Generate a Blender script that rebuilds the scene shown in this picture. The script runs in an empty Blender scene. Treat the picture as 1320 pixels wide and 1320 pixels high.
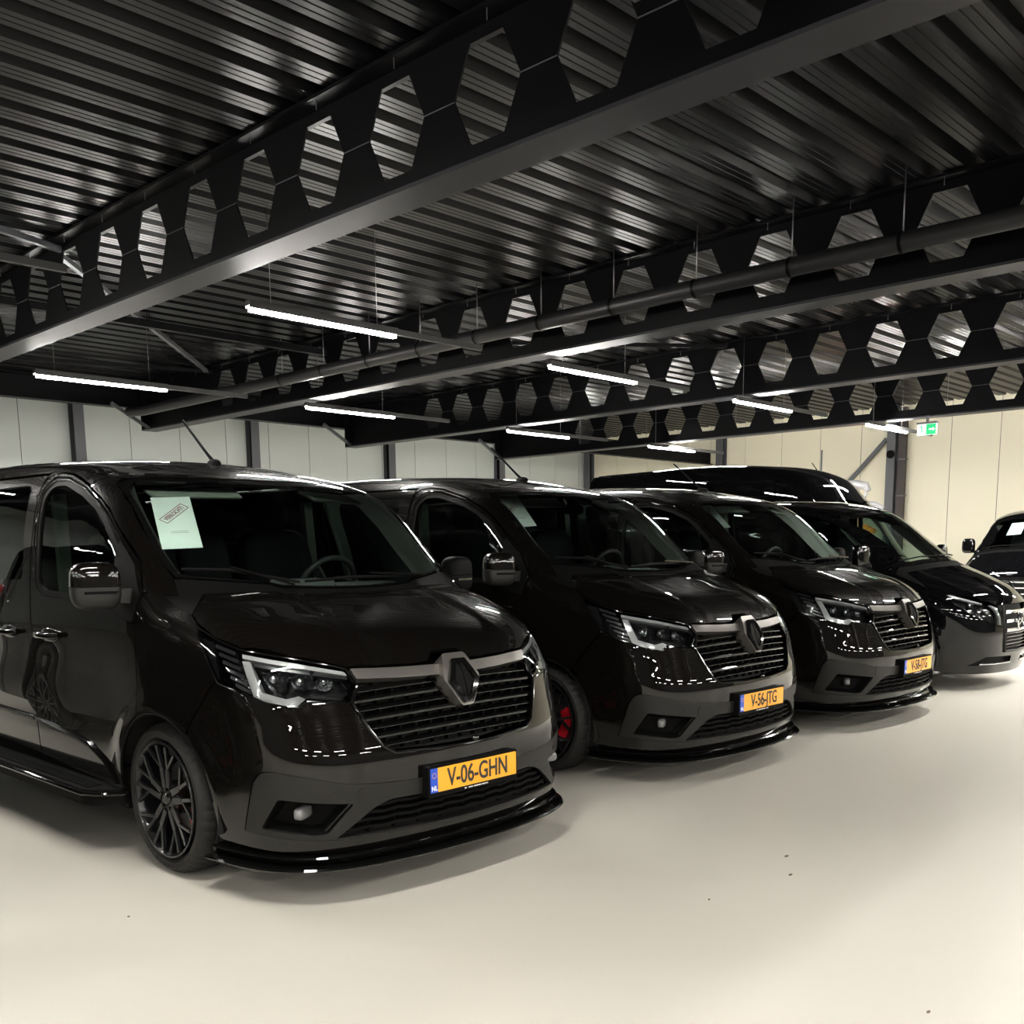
import bpy, bmesh, math, random
import numpy as np
from mathutils import Vector, Matrix
from mathutils.geometry import delaunay_2d_cdt
scene = bpy.context.scene
C = scene.collection
rnd = random.Random(7)
# ------------------------------------------------------------ camera
cam_d = bpy.data.cameras.new('camera'); cam = bpy.data.objects.new('camera', cam_d); C.objects.link(cam)
cam_d.sensor_width = 36; cam_d.lens = 1294.18/1320*36; cam_d.shift_y = (912.57-660)/1320
cam_d.clip_start = .05; cam_d.clip_end = 200
YAW, PIT, ROL = 0.804906657, -0.154609578, -0.0112556195
_f = Vector((math.sin(YAW)*math.cos(PIT), math.cos(YAW)*math.cos(PIT), math.sin(PIT)))
_r = Vector((math.cos(YAW), -math.sin(YAW), 0)); _u = _r.cross(_f)
_c, _s = math.cos(ROL), math.sin(ROL)
_R = _c*_r+_s*_u; _U = -_s*_r+_c*_u
M4 = Matrix((( _R.x, _U.x, -_f.x, 0), (_R.y, _U.y, -_f.y, 0), (_R.z, _U.z, -_f.z, 1.42762), (0, 0, 0, 1)))
cam.matrix_world = M4
scene.camera = cam
# ------------------------------------------------------------ world and exposure
w = bpy.data.worlds.new('hall_air'); scene.world = w; w.use_nodes = True
w.node_tree.nodes['Background'].inputs[0].default_value = (.5, .55, .6, 1)
w.node_tree.nodes['Background'].inputs[1].default_value = .006
vs = scene.view_settings
vs.view_transform = 'Standard'; vs.look = 'None'; vs.gamma = 1; vs.use_curve_mapping = False
EXPO = 1.35
vs.exposure = EXPO
TUBE = 135.0      # emission strength of the lit LED battens
# ------------------------------------------------------------ materials
def mat(name, col, rough=.5, metal=0., coat=0., coatr=.03, spec=.5, bump=0., bscale=50., noise=0., nscale=4., emit=0., coat_ior=1.5, ior=1.5):
    m = bpy.data.materials.new(name); m.use_nodes = True
    nt = m.node_tree; b = nt.nodes['Principled BSDF']
    b.inputs['Base Color'].default_value = (*col, 1); b.inputs['Roughness'].default_value = rough
    b.inputs['Metallic'].default_value = metal; b.inputs['Coat Weight'].default_value = coat
    b.inputs['Coat Roughness'].default_value = coatr; b.inputs['Specular IOR Level'].default_value = spec
    b.inputs['Coat IOR'].default_value = coat_ior
    b.inputs['IOR'].default_value = ior
    tc = nt.nodes.new('ShaderNodeTexCoord')
    if noise:
        n = nt.nodes.new('ShaderNodeTexNoise'); n.inputs['Scale'].default_value = nscale; n.inputs['Detail'].default_value = 4
        nt.links.new(tc.outputs['Object'], n.inputs['Vector'])
        mx = nt.nodes.new('ShaderNodeMix'); mx.data_type = 'RGBA'
        mx.inputs['A'].default_value = (*[c*(1-noise) for c in col], 1); mx.inputs['B'].default_value = (*[min(1, c*(1+noise)) for c in col], 1)
        nt.links.new(n.outputs['Fac'], mx.inputs['Factor']); nt.links.new(mx.outputs['Result'], b.inputs['Base Color'])
    if bump:
        n = nt.nodes.new('ShaderNodeTexNoise'); n.inputs['Scale'].default_value = bscale; n.inputs['Detail'].default_value = 3
        nt.links.new(tc.outputs['Object'], n.inputs['Vector'])
        bp = nt.nodes.new('ShaderNodeBump'); bp.inputs['Strength'].default_value = bump; bp.inputs['Distance'].default_value = .002
        nt.links.new(n.outputs['Fac'], bp.inputs['Height']); nt.links.new(bp.outputs['Normal'], b.inputs['Normal'])
    if emit:
        b.inputs['Emission Color'].default_value = (*col, 1); b.inputs['Emission Strength'].default_value = emit
    return m
def glass(name, tint, gloss_rough=.0, haze=0.):
    m = bpy.data.materials.new(name); m.use_nodes = True; nt = m.node_tree
    nt.nodes.remove(nt.nodes['Principled BSDF']); out = nt.nodes['Material Output']
    t = nt.nodes.new('ShaderNodeBsdfTransparent'); t.inputs[0].default_value = (*tint, 1)
    g = nt.nodes.new('ShaderNodeBsdfGlossy'); g.inputs['Roughness'].default_value = gloss_rough; g.inputs[0].default_value = (.9, .95, .95, 1)
    fr = nt.nodes.new('ShaderNodeFresnel'); fr.inputs[0].default_value = 1.5
    mx = nt.nodes.new('ShaderNodeMixShader')
    nt.links.new(fr.outputs[0], mx.inputs[0]); nt.links.new(t.outputs[0], mx.inputs[1]); nt.links.new(g.outputs[0], mx.inputs[2])
    nt.links.new(mx.outputs[0], out.inputs[0])
    return m
PAINT = mat('black_metallic_paint', (.0042, .0036, .0031), .32, .3, 1., .010, spec=.0)
PAINTB = mat('deep_black_paint', (.0015, .0015, .0018), .4, .0, 1., .008, spec=0.)
GLOSS = mat('gloss_black_plastic', (.003, .003, .003), .08, 0, 0)
SATIN = mat('satin_dark_grey', (.013, .0125, .0115), .40, .0, 0, spec=.28)
BARM = mat('satin_grille_bar', (.15, .14, .13), .36, .7)
MATTE = mat('matte_black_plastic', (.0035, .0035, .0035), .6, 0, spec=.06, bump=.15, bscale=600)
VOID = mat('dark_cavity', (.004, .004, .004), .9)
RUB = mat('tyre_rubber', (.012, .0115, .011), .62, 0, spec=.3, bump=.2, bscale=300)
RIMM = mat('black_alloy', (.006, .006, .007), .3, .2, .2, spec=.4)
RED = mat('red_caliper', (.55, .01, .02), .3, 0, .6)
DISC = mat('brake_disc_steel', (.25, .25, .25), .35, 1)
CHROME = mat('chrome', (.75, .76, .78), .12, 1)
LAMPW = mat('lamp_light_guide', (.42, .42, .42), .2, .1, 1.)
LAMPD = mat('lamp_inner_black', (.012, .012, .013), .2, .3, .5)
REFL = mat('lamp_reflector', (.55, .56, .57), .12, 1)
LENS = glass('clear_lamp_lens', (.93, .95, .95))
WGLASS = glass('windscreen_glass', (.80, .88, .845))
SGLASS = glass('side_window_glass', (.42, .50, .47))
PRIV = glass('privacy_glass', (.05, .055, .055))
TRIM = mat('light_cabin_trim', (.22, .25, .21), .75)
RIBM = mat('lamp_rib_grey', (.03, .03, .032), .25, .3)
FOGM = mat('fog_lens', (.20, .20, .20), .3, .3)
DASH = mat('dashboard_top', (.09, .097, .092), .6, spec=.3, bump=.2, bscale=200)
PTRIM = mat('light_pillar_trim', (.55, .58, .52), .7)
DARK = mat('dark_cabin_plastic', (.014, .015, .015), .6, spec=.3, bump=.2, bscale=200)
FABR = mat('seat_fabric', (.005, .005, .006), .85, spec=.1, bump=.4, bscale=400)
PAPER = mat('white_paper', (.68, .74, .70), .6)
STAMP = mat('red_stamp_ink', (.20, .02, .05), .6)
INK = mat('black_ink', (.02, .02, .02), .6)
PYEL = mat('plate_yellow', (.95, .40, .012), .35, 0, .3)
PBLU = mat('plate_blue', (.01, .07, .55), .35, 0, .3)
PWHI = mat('plate_white', (.8, .8, .8), .4)
AMB = mat('red_tail_lens', (.25, .01, .01), .15, 0, 1)
# ------------------------------------------------------------ mesh helpers
def tag(o, label=None, cat=None, group=None, kind=None):
    if label: o['label'] = label
    if cat: o['category'] = cat
    if group: o['group'] = group
    if kind: o['kind'] = kind
    return o
def empty(name, loc=(0, 0, 0), rz=0):
    o = bpy.data.objects.new(name, None); C.objects.link(o); o.location = loc; o.rotation_euler = (0, 0, rz); o.empty_display_size = .2; return o
class MB:
    def __init__(s): s.v = []; s.f = []; s.sm = []
    def add(s, v, f, smooth=False):
        n = len(s.v); s.v += [tuple(map(float, a)) for a in v]; s.f += [tuple(int(i)+n for i in a) for a in f]; s.sm += [smooth]*len(f); return s
    def box(s, x0, x1, y0, y1, z0, z1):
        v = [(x, y, z) for x in (x0, x1) for y in (y0, y1) for z in (z0, z1)]
        return s.add(v, [(0, 1, 3, 2), (4, 6, 7, 5), (0, 4, 5, 1), (2, 3, 7, 6), (0, 2, 6, 4), (1, 5, 7, 3)])
    def bar(s, a, b, w, h, up=(0, 0, 1)):
        a = Vector(a); b = Vector(b); d = (b-a).normalized(); u = Vector(up)
        if abs(d.dot(u)) > .99: u = Vector((1, 0, 0))
        r = d.cross(u).normalized(); u = r.cross(d)
        v = [p+r*(sx*w/2)+u*(sz*h/2) for p in (a, b) for sx, sz in ((-1, -1), (1, -1), (1, 1), (-1, 1))]
        return s.add(v, [(0, 1, 2, 3), (7, 6, 5, 4), (0, 4, 5, 1), (1, 5, 6, 2), (2, 6, 7, 3), (3, 7, 4, 0)])
    def tube(s, pts, r, n=10, cap=True):
        pts = [Vector(p) for p in pts]; rs = r if isinstance(r, (list, tuple)) else [r]*len(pts)
        rings = []; prev = None
        for i, p in enumerate(pts):
            d = (pts[min(i+1, len(pts)-1)]-pts[max(i-1, 0)]).normalized()
            if prev is None:
                u = Vector((0, 0, 1)) if abs(d.z) < .9 else Vector((1, 0, 0))
                a = d.cross(u).normalized()
            else: a = (prev-d*prev.dot(d)).normalized()
            prev = a; b = d.cross(a)
            rings.append([p+(a*math.cos(t)+b*math.sin(t))*rs[i] for t in [2*math.pi*k/n for k in range(n)]])
        v = [q for ring in rings for q in ring]; f = []
        for i in range(len(pts)-1):
            for k in range(n): f.append((i*n+k, i*n+(k+1) % n, (i+1)*n+(k+1) % n, (i+1)*n+k))
        s.add(v, f, True)
        if cap: s.add(rings[0], [tuple(range(n))[::-1]]); s.add(rings[-1], [tuple(range(n))])
        return s
    def lathe(s, prof, axis='x', n=48, loc=(0, 0, 0), closed=False, mod=None):
        # prof: (along, radius)
        v = []; f = []; m = len(prof)
        for k in range(n):
            t = 2*math.pi*k/n
            for i, (a, r) in enumerate(prof):
                if mod: r = r+mod(k, i)
                c, q = r*math.cos(t), r*math.sin(t)
                p = {'x': (a, c, q), 'y': (c, a, q), 'z': (c, q, a)}[axis]
                v.append((p[0]+loc[0], p[1]+loc[1], p[2]+loc[2]))
        for k in range(n):
            for i in range(m if closed else m-1):
                j = (i+1) % m; f.append((k*m+i, k*m+j, ((k+1) % n)*m+j, ((k+1) % n)*m+i))
        return s.add(v, f, True)
    def ellipsoid(s, c, r, e=1., nu=24, nv=16, half=None, M=None):
        def pw(x): return math.copysign(abs(x)**e, x)
        v = []; f = []
        for j in range(nv+1):
            b = -math.pi/2+math.pi*j/nv
            for i in range(nu):
                a = 2*math.pi*i/nu
                p = Vector((r[0]*pw(math.cos(b))*pw(math.cos(a)), r[1]*pw(math.cos(b))*pw(math.sin(a)), r[2]*pw(math.sin(b))))
                if half == 'top': p.z = max(p.z, 0)
                if half == 'bot': p.z = min(p.z, 0)
                if M: p = M @ p
                v.append((p.x+c[0], p.y+c[1], p.z+c[2]))
        for j in range(nv):
            for i in range(nu): f.append((j*nu+i, j*nu+(i+1) % nu, (j+1)*nu+(i+1) % nu, (j+1)*nu+i))
        return s.add(v, f, True)
    def prism(s, poly, fn, a, b):
        # poly 2d list, fn(p,t)->3d
        n = len(poly); v = [fn(p, a) for p in poly]+[fn(p, b) for p in poly]
        tri = delaunay_tri(poly)
        f = [t[::-1] for t in tri]+[tuple(i+n for i in t) for t in tri]+[(i, (i+1) % n, n+(i+1) % n, n+i) for i in range(n)]
        return s.add(v, f)
    def build(s, name, m, parent=None, angle=40, bevel=0):
        me = bpy.data.meshes.new(name); me.from_pydata(s.v, [], s.f)
        me.polygons.foreach_set('use_smooth', s.sm); me.validate()
        bm = bmesh.new(); bm.from_mesh(me); bmesh.ops.remove_doubles(bm, verts=bm.verts, dist=1e-6) if len(s.v) < 60000 else None
        bmesh.ops.recalc_face_normals(bm, faces=bm.faces)
        for e in bm.edges:
            if len(e.link_faces) == 2 and e.calc_face_angle(0) > math.radians(angle): e.smooth = False
        bm.to_mesh(me); bm.free()
        me.materials.append(m)
        o = bpy.data.objects.new(name, me); C.objects.link(o)
        if parent: o.parent = parent
        if bevel:
            md = o.modifiers.new('bevel', 'BEVEL'); md.width = bevel; md.segments = 2; md.limit_method = 'ANGLE'
        return o
def pip(q, poly):
    q = np.asarray(q); poly = np.asarray(poly); x, y = q[:, 0], q[:, 1]; ins = np.zeros(len(q), bool)
    for i in range(len(poly)):
        x1, y1 = poly[i]; x2, y2 = poly[(i+1) % len(poly)]
        if y1 == y2: continue
        c = ((y1 > y) != (y2 > y)) & (x < (x2-x1)*(y-y1)/(y2-y1)+x1); ins ^= c
    return ins
def cdt(loops, extra=()):
    vs_ = []; es = []
    for L in loops:
        n = len(vs_); vs_ += [Vector((float(a), float(b))) for a, b in L]; es += [(n+i, n+(i+1) % len(L)) for i in range(len(L))]
    vs_ += [Vector((float(a), float(b))) for a, b in extra]
    r = delaunay_2d_cdt(vs_, es, [], 0, 1e-6)
    V = np.array([(a.x, a.y) for a in r[0]]); T = np.array([t for t in r[2] if len(t) == 3])
    cen = V[T].mean(1); k = pip(cen, loops[0])
    for L in loops[1:]: k &= ~pip(cen, L)
    T = T[k]
    ar = (V[T[:, 1], 0]-V[T[:, 0], 0])*(V[T[:, 2], 1]-V[T[:, 0], 1])-(V[T[:, 1], 1]-V[T[:, 0], 1])*(V[T[:, 2], 0]-V[T[:, 0], 0])
    T = T[np.abs(ar) > 1e-9]
    return V, T
def delaunay_tri(poly):
    a = sum(poly[i][0]*poly[(i+1) % len(poly)][1]-poly[(i+1) % len(poly)][0]*poly[i][1] for i in range(len(poly)))
    V, T = cdt([poly])
    pts = np.array([(float(x), float(y)) for x, y in poly])
    idx = [int(np.argmin(((pts-v)**2).sum(1))) for v in V]
    out = [tuple(idx[i] for i in t) for t in T]
    res = []
    for t in out:
        s_ = sum(pts[t[i]][0]*pts[t[(i+1) % 3]][1]-pts[t[(i+1) % 3]][0]*pts[t[i]][1] for i in range(3))
        res.append(t if s_*a > 0 else t[::-1])
    return res
def resample(L, step):
    out = []
    for i in range(len(L)):
        a = np.array(L[i], float); b = np.array(L[(i+1) % len(L)], float); n = max(1, int(math.ceil(np.linalg.norm(b-a)/step)))
        for k in range(n): out.append(tuple(a+(b-a)*k/n))
    return out
def rpoly(pts, r=.01, n=4):
    # round the corners; pts may carry their own radius as a third number
    out = []; N = len(pts)
    for i in range(N):
        p0 = np.array(pts[i-1][:2], float); p = np.array(pts[i][:2], float); p1 = np.array(pts[(i+1) % N][:2], float)
        rr = pts[i][2] if len(pts[i]) > 2 else r
        a = p0-p; b = p1-p; la, lb = np.linalg.norm(a), np.linalg.norm(b)
        if rr <= 0 or la < 1e-6 or lb < 1e-6: out.append(tuple(p)); continue
        a /= la; b /= lb; d = min(rr, la*.45, lb*.45)
        for k in range(n+1):
            t = k/n; out.append(tuple((1-t)**2*(p+a*d)+2*t*(1-t)*p+t*t*(p+b*d)))
    return out
def mirp(pts, inc=False):
    # pts run from the centre outwards on the x<0 side; returns full symmetric closed list
    return list(pts)+[(-a[0],)+tuple(a[1:]) for a in reversed(pts) if abs(a[0]) > 1e-6 or inc]
def spl(xs,ys):
    # natural cubic spline -> callable
    xs=np.array(xs,float);ys=np.array(ys,float);n=len(xs);h=np.diff(xs)
    A=np.zeros((n,n));b=np.zeros(n);A[0,0]=A[-1,-1]=1
    for i in range(1,n-1):
        A[i,i-1]=h[i-1];A[i,i]=2*(h[i-1]+h[i]);A[i,i+1]=h[i]
        b[i]=6*((ys[i+1]-ys[i])/h[i]-(ys[i]-ys[i-1])/h[i-1])
    m=np.linalg.solve(A,b)
    # dense table => fast
    g=np.linspace(xs[0],xs[-1],1500)
    k=np.clip(np.searchsorted(xs,g)-1,0,n-2);t=g-xs[k];hh=h[k]
    v=ys[k]+t*((ys[k+1]-ys[k])/hh-hh*(2*m[k]+m[k+1])/6)+t*t*m[k]/2+t**3*(m[k+1]-m[k])/(6*hh)
    def f(x):
        x=np.asarray(x,float)
        lo=v[0]+(x-g[0])*(v[1]-v[0])/(g[1]-g[0]); hi=v[-1]+(x-g[-1])*(v[-1]-v[-2])/(g[1]-g[0])
        return np.where(x<g[0],lo,np.where(x>g[-1],hi,np.interp(x,g,v)))
    return f
def smax(a,b,k):
    h=np.maximum(k-np.abs(a-b),0)/k
    return np.maximum(a,b)+h*h*h*k/6
def sstep(x,a,b):
    t=np.clip((x-a)/(b-a),0,1);return t*t*(3-2*t)
def make_body(d):
    W=spl(*d['W']);YC=spl(*d['YC']);H=spl(*d['H'])
    def F(P):
        x=np.abs(P[...,0]);y=P[...,1];z=P[...,2]
        w=W(z)-d['taper']*np.maximum(d['ty']-y,0)**2-d.get('rtaper',.01)*np.maximum(y-2.5,0)**2
        for wy in (0,d['wb']):
            r=np.hypot(y-wy+.04,z-.36)
            w=w+d['flare']*np.exp(-((r-.40)/.07)**2)*sstep(z,.2,.4)
        for (z0,z1,dep,y0) in d.get('scallop',[]):
            t=(z-z0)/(z1-z0)
            w=w-dep*np.where((t>0)&(t<1),np.sin(np.pi*np.clip(t,0,1))**2,0)*sstep(y,y0,y0+.5)
        a=x-w
        yf=YC(z)+d['fc']*x**2+d['fc4']*x**4
        b=yf-y
        yy=y-d['ws']*(x/.8)**2
        h=H(yy); e=.01; s=(H(yy+e)-H(yy-e))/(2*e)
        cr=d['crown'](y)
        hb=0
        if 'rib' in d:
            rx,rh=d['rib']; hb=rh*sstep(x,rx-.05,rx+.03)*(1-sstep(yy,-.1,.1))
        c=(z-(h-cr*x**2-d['crown4'](y)*x**4+hb))/np.sqrt(1+s*s)
        f=smax(a,b,d['kc'])
        f=smax(f,c,d['kt'](y))
        return smax(f,y-d['rear'],.15)
    return F
def grad(F,P,e=2e-4):
    g=np.stack([F(P+np.eye(3)[i]*e)-F(P-np.eye(3)[i]*e) for i in range(3)],-1)
    return g/np.linalg.norm(g,axis=-1,keepdims=True)
def cast(F,O,D,tmax,n=120,off=0.):
    # first crossing from F>off to F<off along O+tD
    O=np.asarray(O,float);D=np.asarray(D,float)
    ts=np.linspace(0,tmax,n);lo=np.zeros(len(O));hi=np.full(len(O),np.nan);done=np.zeros(len(O),bool)
    for i in range(1,n):
        f=F(O+D*ts[i])-off
        new=(f<0)&~done
        lo[new]=ts[i-1];hi[new]=ts[i];done|=new
    for _ in range(19):
        m=(lo+hi)/2;f=F(O+D*m[:,None])-off
        hi=np.where(f<0,m,hi);lo=np.where(f<0,lo,m)
    return O+D*((lo+hi)/2)[:,None],done
def chart(name,ax=(0,.3)):
    # 2d -> ray origin, dir
    def side(q): q=np.asarray(q,float);O=np.stack([np.full(len(q),-1.3),q[:,0],q[:,1]],-1);return O,np.tile([1.,0,0],(len(q),1)),1.4
    def front(q): q=np.asarray(q,float);O=np.stack([q[:,0],np.full(len(q),-1.6),q[:,1]],-1);return O,np.tile([0,1.,0],(len(q),1)),3.
    def top(q): q=np.asarray(q,float);O=np.stack([q[:,0],q[:,1],np.full(len(q),3.0)],-1);return O,np.tile([0,0,-1.],(len(q),1)),2.6
    def cyl(q):
        q=np.asarray(q,float);D=np.stack([-np.sin(q[:,0]),np.cos(q[:,0]),0*q[:,0]],-1)
        O=np.stack([q[:,0]*0+ax[0],q[:,0]*0+ax[1],q[:,1]],-1)-D*2.2;return O,D,2.2
    return dict(side=side,front=front,top=top,cyl=cyl)[name]
def tochart(name,P,ax=(0,.3)):
    P=np.asarray(P,float)
    if name=='side': return P[:,[1,2]]
    if name=='front': return P[:,[0,2]]
    if name=='top': return P[:,[0,1]]
    return np.stack([np.arctan2(P[:,0]-ax[0],-(P[:,1]-ax[1])),P[:,2]],-1)
def const(v): return lambda y: v
A=dict(
 W=([.0,.25,.42,.60,.80,1.0,1.18,1.30,1.5,1.7,1.85,2.0],[.90,.935,.957,.966,.970,.968,.958,.945,.918,.88,.845,.80]),
 YC=([.0,.16,.24,.34,.46,.55,.62,.70,.80,.90,.97,1.1,1.3],[-.90,-.965,-1.0,-1.01,-1.018,-1.02,-1.012,-.99,-.968,-.945,-.92,-.84,-.7]),
 H=([-1.1,-.93,-.82,-.66,-.5,-.36,-.27,-.20,0.03,.16,.27,.38,.52,.72,1.05,1.4,2.,3.,4.1],[.84,.985,1.06,1.13,1.183,1.226,1.25,1.29,1.50,1.63,1.72,1.785,1.838,1.880,1.935,1.968,1.995,1.995,1.97]),
 taper=.075,ty=.3,wb=3.098,flare=.014,fc=.17,fc4=.08,ws=.14,
 crown=lambda y: .02+.04*sstep(y,-.2,.3), crown4=lambda y: .02+.02*sstep(y,-.2,.3), rib=(.42,.012),
 kc=.36,kt=lambda y: .24-.08*sstep(y,-.2,.2)+.09*sstep(y,.7,1.0),rear=4.06,
 scallop=[(.62,1.12,.012,.0)])
trafic=make_body(A)
SC = dict(side=(1, 1), front=(1, 1), top=(1, 1), cyl=(1.2, 1), back=(1, 1))
def pts3(F, items, off=0.):
    # items: ('s'|'c'|'f'|'t', a, b) -> 3d points on the surface
    nm = {'s': 'side', 'c': 'cyl', 'f': 'front', 't': 'top'}; out = np.zeros((len(items), 3))
    for k in set(it[0] for it in items):
        ix = [i for i, it in enumerate(items) if it[0] == k]
        O, D, T = chart(nm[k])([items[i][1:3] for i in ix]); P, ok = cast(F, O, D, T, n=90, off=off); out[ix] = P
    return out
def conv(F, name, items):
    return [tuple(a) for a in tochart(name, pts3(F, items))]
def panel(name, F, outline, ch, m, parent, off=0., step=.035, thick=.02, holes=(), mirror=False, rim=True, axis=(0, .3)):
    sx, sy = SC[ch]
    L = [resample([(a*sx, b*sy) for a, b in lp], step) for lp in (outline,)+tuple(holes)]
    A0 = np.array(L[0]); x0, y0 = A0.min(0); x1, y1 = A0.max(0)
    gx, gy = np.meshgrid(np.arange(x0+step/2, x1, step), np.arange(y0+step/2, y1, step)); gx = gx + (np.arange(gx.shape[0]) % 2)[:, None]*step*.5
    Q = np.stack([gx.ravel(), gy.ravel()], 1); k = pip(Q, L[0])
    for h in L[1:]: k &= ~pip(Q, h)
    Q = Q[k]; Bd = np.concatenate([np.array(l) for l in L])
    if len(Q):
        dm = np.concatenate([np.sqrt(((Q[i:i+400, None]-Bd[None])**2).sum(-1)).min(1) for i in range(0, len(Q), 400)]); Q = Q[dm > step*.55]
    V, T = cdt(L, Q)
    O, D, tm = chart(ch, axis)(V/np.array([sx, sy])); P, ok = cast(F, O, D, tm, n=56, off=off)
    N = grad(F, P)
    good = ok[T].all(1); T = T[good]
    e1 = P[T[:, 1]]-P[T[:, 0]]; e2 = P[T[:, 2]]-P[T[:, 0]]; fn = np.cross(e1, e2); flip = (fn*N[T[:, 0]]).sum(1) < 0
    T[flip] = T[flip][:, ::-1]
    return shell(name, P, N, T, m, parent, thick if rim else 0, mirror)
def shell(name, P, N, T, m, parent, thick, mirror=False):
    used = np.unique(T); remap = -np.ones(len(P), int); remap[used] = np.arange(len(used)); P = P[used]; N = N[used]; T = remap[T]
    faces = [tuple(t) for t in T.tolist()]; verts = P; nv = len(P); ln = [N[T.ravel()]]
    if thick:
        cnt = {}
        for t in faces:
            for a, b in ((t[0], t[1]), (t[1], t[2]), (t[2], t[0])):
                cnt[(a, b)] = 1
        be = [e for e in cnt if (e[1], e[0]) not in cnt]
        bv = sorted({a for e in be for a in e}); m1 = {a: nv+i for i, a in enumerate(bv)}; m2 = {a: nv+len(bv)+i for i, a in enumerate(bv)}
        verts = np.concatenate([P, P[bv], P[bv]-N[bv]*thick])
        q = [(m1[b], m1[a], m2[a], m2[b]) for a, b in be]; faces += q
        qn = []
        for (b1, a1, a2, b2) in q:
            n_ = np.cross(verts[a1]-verts[b1], verts[a2]-verts[b1]); n_ = n_/(np.linalg.norm(n_)+1e-12); qn += [n_]*4
        ln.append(np.array(qn).reshape(-1, 3))
    ln = np.concatenate(ln)
    def mk(V, Fc, Ln, parent):
        me = bpy.data.meshes.new(name); me.from_pydata(V.tolist(), [], Fc); me.polygons.foreach_set('use_smooth', [True]*len(Fc))
        me.normals_split_custom_set([tuple(a) for a in Ln.tolist()])
        me.materials.append(m); o = bpy.data.objects.new(name, me); C.objects.link(o); o.parent = parent; return o
    o = mk(verts, faces, ln, parent)
    if mirror:
        pm = parent if not isinstance(mirror, bpy.types.Object) else mirror
        V2 = verts*np.array([-1, 1, 1]); i = 0; F2 = []; L2 = []
        for fc in faces:
            k = len(fc); F2.append(fc[::-1]); L2.append(ln[i:i+k][::-1]); i += k
        L2 = np.concatenate(L2)*np.array([-1, 1, 1]); o2 = mk(V2, F2, L2, pm); return o, o2
    return o
def text_mesh(name, body, size, m, parent, M, xs=1., bold=.0, depth=.0015, align='CENTER'):
    cu = bpy.data.curves.new(name, 'FONT'); cu.body = body; cu.size = size; cu.align_x = align; cu.align_y = 'CENTER'; cu.extrude = depth; cu.offset = bold
    o = bpy.data.objects.new(name, cu); C.objects.link(o); bpy.context.view_layer.update()
    me = bpy.data.meshes.new_from_object(o.evaluated_get(bpy.context.evaluated_depsgraph_get())); C.objects.unlink(o); bpy.data.objects.remove(o)
    me.name = name; me.materials.clear(); me.materials.append(m)
    me.transform(Matrix.Diagonal((xs, 1, 1, 1)).to_4x4()); me.transform(M)
    o = bpy.data.objects.new(name, me); C.objects.link(o); o.parent = parent; return o
B=dict(
 W=([.0,.25,.42,.60,.80,1.0,1.18,1.30,1.5,1.7,1.85,2.0],[.88,.92,.945,.957,.964,.962,.952,.94,.91,.88,.845,.79]),
 YC=([.0,.16,.30,.46,.60,.75,.88,.98,1.1,1.3],[-.76,-.84,-.88,-.90,-.90,-.885,-.855,-.80,-.70,-.50]),
 H=([-1.05,-.86,-.76,-.62,-.42,-.25,-.12,0.,.3,.59,.76,.95,1.2,1.6,2.,3.,4.2],[.78,.94,1.01,1.075,1.165,1.235,1.30,1.385,1.62,1.815,1.875,1.915,1.945,1.965,1.97,1.97,1.94]),
 taper=.09,ty=.4,wb=3.2,flare=.016,fc=.20,fc4=.16,ws=.20,
 crown=lambda y: .06+0*y, crown4=lambda y: .05+0*y,
 kc=.36,kt=lambda y: .20+0*y,rear=4.15,
 scallop=[(.55,1.05,.010,.0)])
vito=make_body(B)
# ============================================================ the hall
XE, YB = 25.8, 21.3          # end wall, back wall
XL, YF = -14.0, -16.0
ZD = 4.235                   # underside of the roof deck
FLOOR = mat('epoxy_floor', (.56, .535, .475), .42, 0, 0, .12, noise=.02, nscale=.5)
WALLB = mat('back_wall_panel', (.50, .535, .515), .45, 0, 0, noise=.03, nscale=.6)
WALLD = mat('dark_wall_panel', (.05, .05, .052), .5)
WALLE = mat('end_wall_panel', (.78, .735, .585), .45, 0, 0, noise=.02, nscale=.6)  # warm light on this wall is put into its cream base
STEEL = mat('black_painted_steel', (.0025, .0025, .0034), .5, .0, 0, spec=.12, bump=.08, bscale=60, noise=.2, nscale=3)
FLANGE = mat('mottled_flange_paint', (.018, .018, .022), .52, .0, 0, spec=.35, noise=.35, nscale=2.5)  # mottled grey, lighter than the beam web
GREYST = mat('grey_column_steel', (.10, .105, .115), .5, .2)
DECK = mat('black_roof_deck', (.0040, .0041, .0050), .34, .0, 0, spec=.5, ior=1.22, noise=.25, nscale=1.2)
PIPE = mat('black_pipe', (.03, .03, .032), .4, .2)
ROD = mat('zinc_rod', (.30, .30, .31), .4, .9)
LIT = mat('led_diffuser', (1.0, .965, .90), .5, emit=TUBE)
FILLE = mat('end_wall_fill_glow', (1.0, .965, .90), .5, emit=TUBE*3.2)  # glow of the added fill battens facing the end wall
FILLB = mat('back_wall_fill_glow', (1.0, .965, .90), .5, emit=TUBE*.5)  # glow of the added fill battens facing the back wall
LHOUS = mat('light_housing', (.02, .02, .02), .5)
SGRN = mat('exit_sign_green', (.0, .50, .17), .4, emit=.22)
SWHT = mat('exit_sign_white', (.75, .95, .85), .4, emit=.30)
o = MB().box(XL, XE, YF, YB, -.2, 0).build('floor', FLOOR); o['kind'] = 'structure'
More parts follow.
